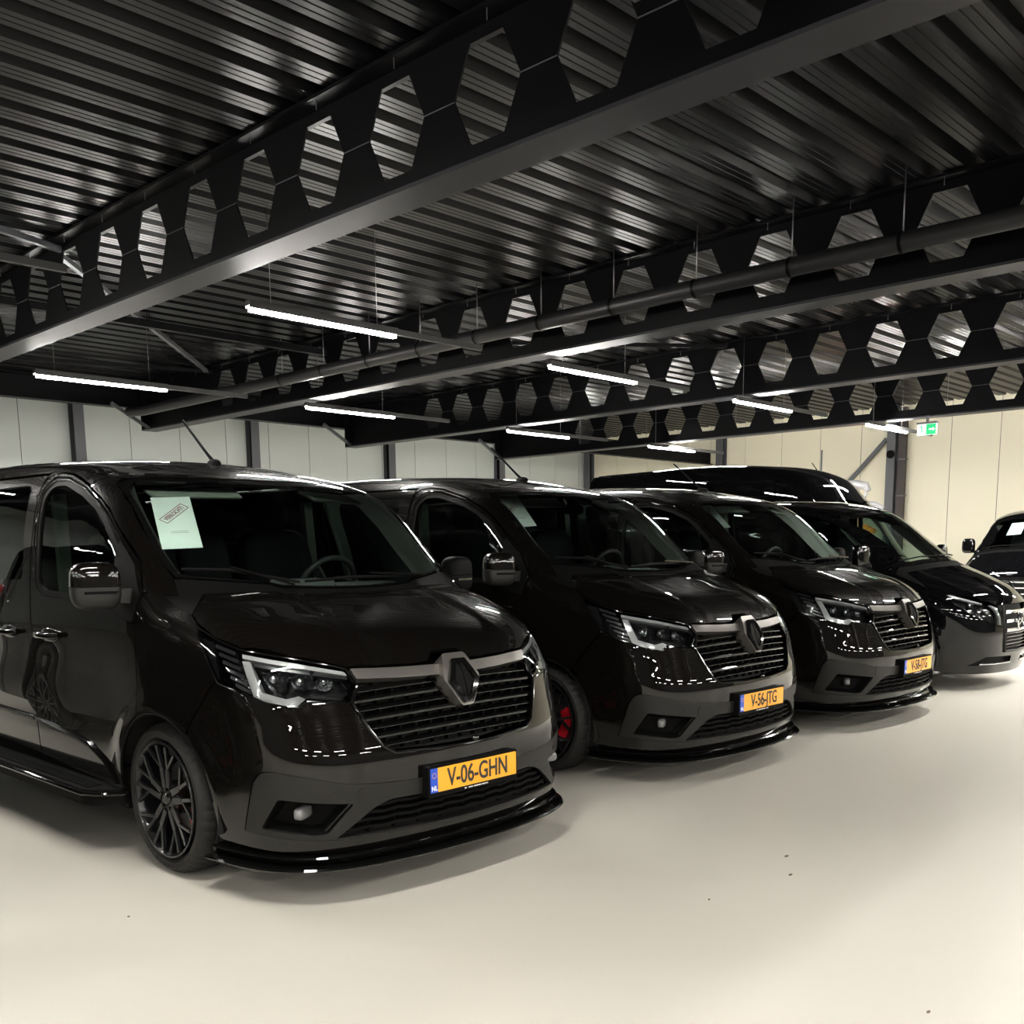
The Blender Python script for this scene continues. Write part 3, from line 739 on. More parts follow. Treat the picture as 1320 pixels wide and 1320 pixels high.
    for sg in (-1, 1):
        bo = [(-.516, .958, .004), (-.3, .948, 0), (-.06, .944, 0), (-.06, .900, 0), (-.3, .906, 0), (-.505, .917, .004)]
        bo = rpoly([(sg*-a, b, r) for a, b, r in bo], 0)
        tag(panel('grille_bar', F, bo, 'front', BARM, G, off=.010, thick=.05, step=.03), 'satin grey upper bar')
    hexo = rpoly([(-.066, .988), (.066, .988), (.108, .884), (.034, .764), (-.034, .764), (-.108, .884)], .014)
    tag(panel('emblem_frame', F, hexo, 'front', BARM, G, off=.040, thick=.07, step=.03), 'satin grey emblem frame')
    ro = rpoly([(-.040, .966), (.040, .966), (.090, .874), (.022, .776), (-.022, .776), (-.090, .874)], .006)
    ri = rpoly([(-.024, .945), (.024, .945), (.060, .874), (.010, .800), (-.010, .800), (-.060, .874)], .004)
    em = panel('emblem', F, ro, 'front', GLOSS, G, off=.054, thick=.012, step=.03, holes=[ri])
    tag(em, 'black diamond emblem')
    for sg in (-1, 1):
        inn = [(sg*.004, .958), (sg*.014, .958), (sg*.052, .874), (sg*.004, .80)]
        panel('emblem_blade', F, inn, 'front', MATTE, em, off=.049, thick=.006, step=.03)
    # camera knob under the grille
    q = pts3(F, [('f', 0.03, .612)], off=.008)[0]; b = MB(); b.ellipsoid(q, (.020, .016, .014), nu=16, nv=10); b.build('front_camera', GLOSS, V)
    # ---- headlamps
    for sg in (-1, 1):
        H = empty('headlamp'); H.parent = V
        mm = lambda L: [(a*-sg, b) for a, b in L]
        hs = panel('lamp_housing', F, mm([(-.69+(a+.69)*.985, .93+(b-.93)*.985) for a, b in lamp]), 'cyl', LAMPD, H, off=-.075, rim=False, step=.04)
        P0 = pts3(F, Cc(lamp)); P1 = pts3(F, Cc(lamp), off=-.078); P0[:, 0] *= -sg; P1[:, 0] *= -sg; n = len(lamp)
        b = MB(); b.add(list(P0)+list(P1), [(i, (i+1) % n, n+(i+1) % n, n+i) for i in range(n)]); b.build('lamp_rim', GLOSS, H)
        Pe = pts3(F, Cc(mm(lamp)+[mm(lamp)[0]]), off=.0); b = MB(); b.tube(Pe, .004, 6); b.build('lamp_edge', GLOSS, H)
        panel('lamp_lens', F, mm(lamp), 'cyl', LENS, H, off=.0, rim=False, step=.03)
        drl = [(-.770, 1.026), (-.60, .988), (-.44, .944), (-.432, .928), (-.60, .972), (-.768, 1.010)]
        panel('light_guide', F, mm(drl), 'cyl', LAMPW, H, off=-.012, thick=.03, step=.03)
        led = [(-.767, 1.000), (-.740, .998), (-.700, .880), (-.628, .852), (-.590, .862), (-.570, .850), (-.599, .820), (-.680, .833), (-.726, .860)]
        panel('light_guide', F, mm(led), 'cyl', LAMPW, H, off=-.008, thick=.035, step=.03)
        panel('lamp_brow', F, mm([(-.73, .990), (-.60, .960), (-.43, .920), (-.43, .912), (-.60, .950), (-.73, .978)]), 'cyl', RIBM, H, off=-.02, thick=.03, step=.03)
        for k, (a, z) in enumerate([(-.672, .925), (-.590, .912), (-.512, .900)]):
            c = pts3(F, [('c', a, z)], off=-.055)[0]; c[0] *= -sg
            b = MB(); n_ = Vector((-sg*-.25, -1, .05)).normalized()
            Mr = n_.to_track_quat('X', 'Z').to_matrix().to_4x4()
            prof = [(-.02, .0), (.0, .016), (.022, .038), (.026, .038)]
            b2 = MB(); b2.lathe(prof, n=20); vv = [tuple(Mr @ Vector((p[0], p[1]*.95, p[2]*.85))+Vector(c)) for p in b2.v]; b.add(vv, b2.f, True)
            b.build('reflector_bowl', REFL, H)
            b = MB(); b.ellipsoid(tuple(Vector(c)+n_*.012), (.016, .016, .018), nu=16, nv=12); b.build('projector_lens', CHROME, H)
        b = MB()
        for a in (-.631, -.551):
            q = pts3(F, Cc([(a, .95), (a-.012, .875)]), off=-.035); q[:, 0] *= -sg; b.bar(q[0], q[1], .014, .04, up=(0, 1, 0))
        b.build('lamp_dividers', LAMPD, H)
        # ribbed indicator field behind the light guide
        for k in range(6):
            z0 = 1.063-k*.030; a0 = -.905+k*.017+.03; a1 = -.795+k*.012
            sl = .014
            panel('indicator_rib', F, mm([(a0, z0), (a1, z0-.028), (a1, z0-.028-sl), (a0, z0-sl)]), 'cyl', RIBM, H, off=-.012, thick=.03, step=.05)
        panel('lamp_inner_tip', F, mm([(-.94, 1.085), (-.885, 1.065), (-.845, .91), (-.862, .915)]), 'cyl', LAMPD, H, off=-.01, thick=.02, step=.04)
    # ---- bonnet
    lt = tochart('top', pts3(F, Cc([(-.876, 1.089), (-.775, 1.052), (-.611, 1.016), (-.471, .978), (-.433, .965)])))
    fr = [(x, float(tochart('top', pts3(F, [('f', x, z)]))[0][1])) for x, z in ((-.40, .962), (-.2, .955), (-.12, .960))]
    fc0 = float(tochart('top', pts3(F, [('f', -.07, .998)]))[0][1])
    rear = [(-.868, -.238), (-.742, -.128), (-.60, -.185), (-.40, -.240), (-.2, -.268), (0, -.277)]
    half = [(0, fc0), (-.075, fc0)]+[tuple(a) for a in fr[::-1]]+[tuple(a) for a in lt[::-1]]+[(-.882, -.30)]+rear
    bo = rpoly(half+[(-a, b) for a, b in reversed(half[1:-1])], .006, 2)
    panel('bonnet', F, bo, 'top', PAINT, V, step=.03)
    # ---- cowl and windscreen
    gb = lambda x: -.232+.40*x*x
    cw = [(x, -.262+.28*x*x) for x in np.linspace(0, -.745, 9)]+[(-.865, -.222), (-.878, -.10), (-.875, .0)]+[(x, gb(x)-.004) for x in np.linspace(-.805, 0, 9)]
    cw = cw+[(-a, b) for a, b in reversed(cw[1:-1])]
    panel('cowl', F, cw, 'top', MATTE, V, off=-.006, thick=.03)
    gt = lambda x: .415+.42*x*x
    def gside(y): return -.812+.05*np.clip((y-.15)/.5, 0, 1)**1.5
    go_ = [(x, gb(x)) for x in np.linspace(0, -.80, 9)]+[(gside(y), y) for y in (.10, .25, .40, .52, .60)]+[(x, gt(x)) for x in np.linspace(-.70, 0, 8)]
    go_ = go_+[(-a, b) for a, b in reversed(go_[1:-1])]
    def cs(y): return -.788+.045*np.clip((y-.15)/.5, 0, 1)**1.5
    gi = [(x, gb(x)+.010) for x in np.linspace(0, -.74, 9)]+[(-.782, gb(.74)+.05)]+[(cs(y), y) for y in (.15, .30, .42, .50)]+[(-.69, .575), (-.64, gt(.64)-.035)]+[(x, gt(x)-.045) for x in np.linspace(-.56, 0, 8)]
    gi = gi+[(-a, b) for a, b in reversed(gi[1:-1])]
    ws = panel('windscreen', F, gi, 'top', WGLASS, V, off=-.002, rim=False, step=.04)
    panel('windscreen_border', F, go_, 'top', GLOSS, V, off=-.002, holes=[[(a*.998, b) for a, b in gi]], step=.04)
    for sgx, L in ((0, [(-.775, .015), (-.58, -.075), (-.30, -.205)]), (1, [(-.27, -.205), (-.02, -.205), (.33, -.180)])):
        P = pts3(F, Tt(L), off=.022); Wp = empty('wiper'); Wp.parent = V
        b = MB(); b.tube(P, [.006, .009, .006], 8); b.build('wiper_blade', MATTE, Wp)
        A = pts3(F, Tt([L[1], (L[2][0]-.05, L[2][1]-.03)] if not sgx else [(.12, -.195), (.50, -.175)]), off=.034)
        b = MB(); b.bar(A[0], A[1], .020, .010); b.build('wiper_arm', GLOSS, Wp)
    # ---- roof
    rx = -.735
    half = [(0, gt(0)+.012)]+[(x, gt(x)+.012) for x in np.linspace(-.1, -.70, 7)]+[(rx, .70), (rx, 1.28)]
    ro = half+[(-a, b) for a, b in reversed(half[1:])]
    panel('roof_panel', F, ro, 'top', PAINT, V, step=.05)
    ro = [(rx, 1.292), (-rx, 1.292), (-rx, 3.95), (rx, 3.95)]
    panel('roof_panel', F, ro, 'top', PAINT, V, step=.09)
    # ---- pillar and cant rail
    gl = tochart('side', pts3(F, Tt([(-.812, .02), (gside(.10)-.004, .10), (gside(.25)-.004, .25), (gside(.40)-.004, .40), (gside(.52)-.004, .52), (gside(.60)-.004, .60), (-.722, .645)])))
    rl = tochart('side', pts3(F, Tt([(rx-.006, .72), (rx-.006, .9), (rx-.006, 1.15), (rx-.006, 1.288)])))
    dt = [(.085, 1.272), (.175, 1.405), (.479, 1.650), (.580, 1.704), (.757, 1.776), (1.038, 1.843), (1.17, 1.860), (1.255, 1.850), (1.288, 1.835)]
    po = [tuple(a) for a in gl]+[tuple(a) for a in rl]+dt[::-1]+[(.03, 1.262), (-.06, 1.255)]
    panel('windscreen_pillar', F, po, 'side', PAINT, V, mirror=True, step=.035)
    # base of the pillar
    rl2 = tochart('side', pts3(F, Tt([(rx-.006, y) for y in (1.296, 1.6, 2.2, 3.0, 3.95)])))
    po = [tuple(a) for a in rl2]+[(3.95, 1.85), (2.40, 1.872), (1.296, 1.862)]
    panel('roof_rail', F, po, 'side', PAINT, V, mirror=True, step=.06)
    # ---- front doors
    Lp = empty('front_door'); Lp.parent = V; Rp = empty('front_door'); Rp.parent = V
    arch_d = [a for a in arcpts(*ARC_C, .382, 64, -4, 12)]
    dout = [(.126, .77)]+arch_d[0:]+[(.372, .330), (1.305, .385), (1.29, .75), (1.272, 1.05), (1.296, 1.32), (1.300, 1.60), (1.288, 1.79), (1.25, 1.842), (1.17, 1.852), (1.04, 1.834), (.761, 1.767), (.586, 1.696), (.485, 1.643), (.181, 1.398), (.090, 1.264), (.128, 1.129), (.121, 1.02)]
    win = rpoly([(.355, 1.225), (.335, 1.44, .02), (.50, 1.585), (.60, 1.650), (.76, 1.715), (1.03, 1.782), (1.15, 1.785, .05), (1.215, 1.73, .05), (1.222, 1.60), (1.20, 1.30, .05), (1.13, 1.262, .03)], .02)
    frm = rpoly([(.315, 1.195), (.30, 1.45, .02), (.48, 1.61), (.59, 1.672), (.755, 1.740), (1.035, 1.808), (1.17, 1.812, .06), (1.245, 1.75, .06), (1.252, 1.60), (1.235, 1.28, .05), (1.14, 1.232, .03)], .02)
    panel('door_panel', F, dout, 'side', PAINT, Lp, holes=[frm], mirror=Rp, step=.03)
    panel('window_seal', F, [(.77+(a-.77)*.997, 1.5+(b-1.5)*.997) for a, b in frm], 'side', MATTE, Lp, off=-.003, holes=[win], mirror=Rp)
    panel('door_window', F, win, 'side', SGLASS, Lp, off=-.012, rim=False, mirror=Rp, step=.05)
    # polished rib along the window frame
    P = pts3(F, S([(1.262, 1.30), (1.276, 1.58), (1.268, 1.76), (1.19, 1.832), (1.04, 1.822), (.757, 1.755), (.583, 1.685), (.482, 1.628), (.20, 1.395)]), off=.001)
    for s_, pp in ((-1, Lp), (1, Rp)):
        b = MB(); b.tube([(-s_*p[0], p[1], p[2]) for p in P], .006, 8); b.build('frame_rib', GLOSS, pp)
    tri = rpoly([(.100, 1.262), (.135, 1.135), (.330, 1.178), (.322, 1.50), (.19, 1.39)], .012)
    panel('mirror_base', F, tri, 'side', MATTE, Lp, off=.006, thick=.01, mirror=Rp)
    # quarter bar in the window
    # ---- sliding and rear side panels
    Ls = empty('sliding_door'); Ls.parent = V; Rs = empty('sliding_door'); Rs.parent = V
    so = [(1.318, .386), (1.303, .75), (1.284, 1.05), (1.308, 1.32), (1.312, 1.60), (1.300, 1.846), (2.40, 1.860), (2.42, .43)]
    sw = rpoly([(1.40, 1.31), (1.42, 1.60), (1.41, 1.80), (2.30, 1.815), (2.32, 1.31)], .05)
    panel('door_panel', F, so, 'side', PAINT, Ls, holes=[sw], mirror=Rs, step=.04)
    panel('door_window', F, sw, 'side', PRIV, Ls, off=-.006, rim=False, mirror=Rs, step=.06)
    qa = [(3.098+a, b) for a, b in arcpts(*ARC_C, .382, 0, 180, 20)]
    qo = [(2.43, .43), (2.41, 1.858), (3.95, 1.84), (3.98, 1.2), (3.98, .40), (3.46, .36)]+qa+[(2.66, .36)]
    qw = rpoly([(2.50, 1.31), (2.48, 1.815), (3.82, 1.79), (3.85, 1.31)], .05)
    panel('side_panel', F, qo, 'side', PAINT, V, holes=[qw], mirror=True, step=.06)
    panel('side_window', F, qw, 'side', PRIV, V, off=-.006, rim=False, mirror=True, step=.1)
    # door mouldings
    mo = [(1.30, .578), (.80, .535), (.66, .515), (.52, .455), (.40, .36)]
    for s_, pp in ((-1, Lp), (1, Rp)):
        P = pts3(F, S(mo), off=.004); 
        b = MB(); b.tube([(-s_*p[0], p[1], p[2]) for p in P], [.010, .013, .014, .013, .008], 8); b.build('door_moulding', GLOSS, pp, 60)
    for s_, pp in ((-1, Ls), (1, Rs)):
        P = pts3(F, S([(1.325, .580), (2.41, .600)]), off=.004)
        b = MB(); b.tube([(-s_*p[0], p[1], p[2]) for p in P], .013, 8); b.build('door_moulding', GLOSS, pp, 60)
    hs = [handle(Lp, 1.05, 1.035), handle(Ls, 1.59, 1.03)]
    for o_, pp in ((hs[0], Rp), (hs[1], Rs)):
        c = o_.copy(); c.data = o_.data.copy(); c.data.transform(MX); c.data.flip_normals(); c.parent = pp; C.objects.link(c)
    # ---- rear face
    b = MB(); b.prism(rpoly([(-.93, .40), (.93, .40), (.95, 1.2), (.86, 1.80), (.74, 1.95), (-.74, 1.95), (-.86, 1.80), (-.95, 1.2)], .05), lambda p, t: (p[0], t, p[1]), 3.93, 4.02)
    b.build('tailgate', PAINT, V, bevel=.02)
    for s_ in (-1, 1):
        b = MB(); b.box(s_*.90-.05, s_*.90+.05, 3.97, 4.05, .85, 1.45); b.build('tail_lamp', AMB, V, bevel=.02)
    # ---- splitter
    th = np.linspace(-.93, .93, 61); P = pts3(F, Cc([(t, .225) for t in th]), off=.0)
    for nm, pr, mt in (('splitter', [(-.04, .172), (.055, .166), (.062, .158), (.055, .150), (-.04, .150)], GLOSS), ('splitter_blade', [(-.05, .206), (.020, .204), (.026, .198), (.008, .175), (-.05, .175)], GLOSS)):
        v = []
        for q in P:
            n_ = grad(F, np.array([q]))[0]; n2 = np.array([n_[0], n_[1], 0]); n2 /= np.linalg.norm(n2)
            for o_, z in pr: v.append((q[0]+n2[0]*o_, q[1]+n2[1]*o_, z))
        m_ = len(pr); b = MB(); b.add(v, [(i*m_+j, i*m_+(j+1) % m_, (i+1)*m_+(j+1) % m_, (i+1)*m_+j) for i in range(60) for j in range(m_)]+[tuple(range(m_)), tuple(60*m_+k for k in range(m_))[::-1]])
        b.build(nm, mt, V, 30)
    # ---- running boards
    for s_ in (-1, 1):
        plan = rpoly([(.90, .37), (.96, .355, .03), (1.085, .46, .08), (1.085, 2.70, .08), (.99, 2.80, .03), (.95, 2.80), (.82, 2.80), (.82, .37)], .01, 6)
        b = MB(); b.prism([(s_*a, c) for a, c in plan], lambda p, t: (p[0], p[1], t), .262, .338); rb = b.build('running_board', MATTE, V, bevel=.010)
        b = MB(); b.tube([(s_*.93, .352, .318), (s_*.97, .352, .318), (s_*1.045, .42, .318), (s_*1.092, .50, .318), (s_*1.092, 2.66, .318), (s_*1.0, 2.805, .318)], .012, 8); b.build('board_trim', GLOSS, rb)
        b = MB()
        for y in np.arange(.52, 2.62, .028): b.box(min(s_*.985, s_*1.06), max(s_*.985, s_*1.06), y, y+.014, .336, .343)
        tag(b.build('tread_ribs', MATTE, rb), kind='stuff')
        b = MB(); b.box(min(s_*.80, s_*.935), max(s_*.80, s_*.935), .36, 2.66, .24, .44); b.build('sill', MATTE, V)
    # ---- underside and engine bay, dark
    b = MB(); b.box(-.64, .64, -.80, 3.9, .20, .55); b.build('underbody', MATTE, V)
    b = MB(); b.box(-.62, .62, -.72, -.02, .55, .86); b.box(-.40, .40, -.50, .1, .86, 1.0); b.build('engine_block', VOID, V)
    for yw in (-.02, 3.078):
        for s_ in (-1, 1):
            b = MB(); n = 20; v = []
            for k in range(n+1):
                t = math.pi*(-.06+1.12*k/n)
                for x in (.62, .925): v.append((s_*x, yw+.43*math.cos(t), .34+.43*math.sin(t)))
            b.add(v, [(2*k, 2*k+1, 2*k+3, 2*k+2) for k in range(n)], True)
            b.add([(s_*.62, yw+.43*math.cos(a), .34+.43*math.sin(a)) for a in np.linspace(-.2, math.pi+.2, 20)], [tuple(range(20))])
            b.build('wheel_arch_liner', VOID, V)
    # ---- wheels
    for s_ in (-1, 1):
        wheel(V, s_, -.013); wheel(V, s_, 3.085)
    # ---- mirrors, aerial
    mirror_unit(V, -1, None); mirror_unit(V, 1, None)
    q = pts3(F, [('t', 0., 1.02)])[0]
    ae = empty('aerial'); ae.parent = V
    b = MB(); b.ellipsoid((0, q[1], q[2]), (.026, .06, .028), e=.9, nu=16, nv=10); b.build('aerial_foot', MATTE, ae)
    b = MB(); b.tube([(0, q[1], q[2]+.01), (0, q[1]+.06, q[2]+.055), (0, q[1]+.32, q[2]+.265)], [.012, .009, .0065], 8); b.build('aerial_rod', MATTE, ae)
    # ---- cabin
    b = MB(); b.prism(rpoly([(-.20, 1.215), (.02, 1.235), (.20, 1.215), (.36, 1.215), (.42, 1.15), (.40, .80), (.25, .60), (-.1, .60)], .03), lambda p, t: (t, p[0], p[1]), -.76, .76); D = b.build('dashboard', DASH, V, bevel=.01)
    b = MB()
    b.prism(rpoly([(.10, 1.21), (.20, 1.27), (.36, 1.275), (.44, 1.20), (.42, 1.1), (.2, 1.1)], .03), lambda p, t: (t, p[0], p[1]), .20, .62); b.build('instrument_binnacle', DASH, D, bevel=.01)
    b = MB(); b.box(-.14, .14, .12, .30, 1.20, 1.30); b.build('dash_tray', DASH, D, bevel=.01)
    b = MB()
    for x in np.arange(-.62, .66, .045): b.box(x, x+.028, -.06, -.045, 1.232, 1.240)
    tag(b.build('demister_vents', DARK, D), kind='stuff')
    b = MB(); b2 = MB(); b2.lathe([(.016*math.cos(t), .185+.016*math.sin(t)) for t in np.linspace(0, 2*math.pi, 10)[:-1]], axis='z', n=36, closed=True)
    Rm = Matrix.Translation((.40, .56, 1.24)) @ Matrix.Rotation(math.radians(-62), 4, 'X')
    b.add([tuple(Rm @ Vector(p)) for p in b2.v], b2.f, True)
    for a in (0, 2.3, 4.0):
        b.bar(tuple(Rm @ Vector((0, 0, 0))), tuple(Rm @ Vector((.18*math.cos(a), .18*math.sin(a), 0))), .05, .02)
    b.build('steering_wheel', DARK, V)
    for x0, x1 in ((-.70, -.22), (-.20, .10), (.20, .68)):
        xm = (x0+x1)/2; sw_ = x1-x0; st = empty('seat'); st.parent = V
        b = MB(); b.ellipsoid((xm, .80, .86), (sw_/2, .27, .10), e=.45, nu=28, nv=14); b.build('seat_cushion', FABR, st)
        b = MB(); b.ellipsoid((xm, 1.10, 1.22), (sw_/2, .085, .36), e=.45, nu=28, nv=18, M=Matrix.Rotation(math.radians(-10), 3, 'X').to_4x4()); b.build('seat_back', FABR, st)
        b = MB(); b.ellipsoid((xm, 1.20, 1.66), (.13, .05, .085), e=.5, nu=20, nv=12); b.build('headrest', FABR, st)
        b = MB(); b.box(xm-sw_*.3, xm+sw_*.3, .62, 1.0, .55, .78); b.build('seat_base', DARK, st)
    b = MB(); b.box(-.86, .86, 1.33, 1.36, .40, 1.70); b.build('bulkhead', DARK, V)
    b = MB(); b.box(-.85, .85, -.02, 1.33, .52, .56); b.build('cabin_floor', DARK, V)
    # headlining, visors, pillar trims
    hl = [(-.66, .72), (-.4, .55), (0, .48), (.4, .55), (.66, .72), (.70, 1.3), (-.70, 1.3)]
    panel('headlining', F, hl, 'top', TRIM, V, off=-.045, step=.08, thick=.01)
    for sg in (-1, 1):
        P = pts3(F, Tt([(sg*.20, .50), (sg*.62, .635), (sg*.63, .50), (sg*.22, .375)]), off=-.055)
        b = MB(); b.add(list(P)+[p+np.array([0, .02, -.012]) for p in P], [(0, 1, 2, 3), (7, 6, 5, 4), (0, 4, 5, 1), (1, 5, 6, 2), (2, 6, 7, 3), (3, 7, 4, 0)]); b.build('sun_visor', TRIM, V, bevel=.008)
    for sg in (-1, 1):
        L = [(sg*.768, .0), (sg*.772, .15), (sg*.765, .30), (sg*.745, .44), (sg*.70, .57)]
        O_ = pts3(F, Tt(L), off=-.012); I_ = O_+np.array([-sg*.055, .17, .0])
        b = MB(); n = len(L); b.add(list(O_)+list(I_), [(i, i+1, n+i+1, n+i) for i in range(n-1)], True)
        b.build('pillar_trim', PTRIM, V)
    b = MB(); b.ellipsoid((0, .52, 1.70), (.11, .02, .035), e=.5, nu=20, nv=10); b.build('rear_view_mirror', MATTE, V)
    # white belts beside the seats
    for x in (-.80, .80):
        b = MB(); b.bar((x, 1.20, .7), (x*.97, 1.27, 1.75), .05, .06); b.build('door_pillar_trim', TRIM, V)
    return V
PLATE_Y = -1.045
def number_plate(V, txt, dy=0):
    Pn = empty('number_plate'); Pn.parent = V; Pn.location = (0, PLATE_Y, .4655)
    def slab(name, x0, x1, z0, z1, y0, y1, m, r=.006):
        b = MB(); b.prism(rpoly([(x0, z0), (x1, z0), (x1, z1), (x0, z1)], r), lambda p, t: (p[0], t, p[1]), y0, y1); return b.build(name, m, Pn)
    slab('plate_holder', -.272, .272, -.074, .062, .0, .045, MATTE)
    slab('plate_face', -.222, .262, -.052, .053, -.004, .001, PYEL)
    slab('country_band', -.262, -.2215, -.052, .053, -.004, .001, PBLU, .003)
    Mt = Matrix.Translation((.02, -.0045, -.001)) @ Matrix.Rotation(math.radians(90), 4, 'X')
    text_mesh('plate_lettering', txt, .112, INK, Pn, Mt, xs=.74, bold=.0015)
    text_mesh('country_letters', 'NL', .030, PWHI, Pn, Matrix.Translation((-.242, -.0045, -.034)) @ Matrix.Rotation(math.radians(90), 4, 'X'), xs=.9, bold=.0005)
    b = MB()
    for k in range(12):
        a = math.pi*2*k/12; b.box(-.242+.011*math.cos(a)-.0014, -.242+.011*math.cos(a)+.0014, -.0052, -.004, .022+.011*math.sin(a)-.0014, .022+.011*math.sin(a)+.0014)
    b.build('star_ring', PYEL, Pn)
    b = MB()
    for x0, x1 in ((-.062, -.050), (-.038, -.012), (-.006, .040), (.045, .082)): b.box(x0, x1, -.0008, .0002, -.0655, -.0605)
    b.build('holder_print', PWHI, Pn)
    tag(Pn, 'yellow number plate reading '+txt)
    return Pn
def sheet(loc, rs, sc, pts, label, F=F, group=None):
    # paper inside the windscreen with a SOLD stamp
    T_ = empty('paper_sheet', loc, rs); T_.scale = (sc,)*3
    tag(T_, label, 'paper', group)
    P = pts3(F, Tt(pts), off=-.014)
    n_ = grad(F, P).mean(0); n_ /= np.linalg.norm(n_)
    o = Vector(P.mean(0)); N_ = Vector(n_); X = Vector((P[1]+P[2]-P[0]-P[3])/2); X = (X-N_*X.dot(N_)); wd = X.length; X.normalize(); Y = N_.cross(X).normalized(); Y0 = Vector((P[0]+P[1]-P[2]-P[3])/2); ht = abs(Y0.dot(Y))
    o = o-N_*.010
    base = Matrix(((X.x, Y.x, N_.x, o.x), (X.y, Y.y, N_.y, o.y), (X.z, Y.z, N_.z, o.z), (0, 0, 0, 1)))
    o1 = MB().box(-wd/2, wd/2, -ht/2, ht/2, -.002, -.0005).build('paper', PAPER, T_); o1.data.transform(base)
    st = base @ Matrix.Translation((.0, ht*.17, 0)) @ Matrix.Rotation(math.radians(47), 4, 'Z')
    text_mesh('stamp_lettering', 'VERKOCHT!', .036, STAMP, T_, st, xs=.68, bold=.0006, depth=.0004)
    b = MB()
    for x0, x1, y0, y1 in ((-.084, .084, .021, .0245), (-.084, .084, -.0245, -.021), (-.084, -.0805, -.0245, .0245), (.0805, .084, -.0245, .0245)):
        b.box(x0, x1, y0, y1, -.0002, .0004)
    o2 = b.build('stamp_frame', STAMP, T_); o2.data.transform(st)
    b = MB()
    b.box(-.035, .045, -.072, -.0705, 0, .0004); b.box(-.035, .045, -.084, -.0825, 0, .0004)
    o3 = b.build('printed_lines', INK, T_); o3.data.transform(base)
    return T_
def kids(o): return [c for c in bpy.data.objects if c.parent == o]
def copy_tree(o, km, parent=None):
    c = o.copy(); C.objects.link(c)
    if parent: c.parent = parent
    for ch in km.get(o.name, []): copy_tree(ch, km, c)
    return c
VX, VY = 3.0201, 4.1839
van = make_van()
km = {}
for o in bpy.data.objects:
    if o.parent: km.setdefault(o.parent.name, []).append(o)
spots = [((VX, VY, 0), 1.0, 'V-06-GHN', 'nearest black van in the row, with paper in its windscreen and plate V-06-GHN'),
         ((VX+2.69, VY+.14, 0), 1.015, 'V-56-JTG', 'second black van from the left, with red brake calipers and plate V-56-JTG'),
         ((VX+5.18, VY+.15, 0), 1.020, 'V-58-JTG', 'third black van in the row, between plate V-56-JTG and the van with chrome grille bars')]
vans = [van]+[copy_tree(van, km) for _ in range(2)]
papers = [[(-.680, .459), (-.504, .391), (-.612, .110), (-.772, .176)], [(-.735, .61), (-.575, .545), (-.655, .250), (-.800, .320)], [(-.745, .63), (-.60, .565), (-.680, .270), (-.815, .335)]]
for i, (V, (loc, sc, txt, lab)) in enumerate(zip(vans, spots)):
    V.location = loc; V.scale = (sc,)*3; tag(V, lab, 'van', 'parked black vans with diamond emblems')
    number_plate(V, txt)
    sheet(loc, 0, sc, papers[i], ['white sheet stamped VERKOCHT! behind the windscreen of the nearest van', 'white sheet stamped VERKOCHT! behind the windscreen of the second van', 'white sheet stamped VERKOCHT! behind the windscreen of the third van'][i], group='stamped paper sheets')
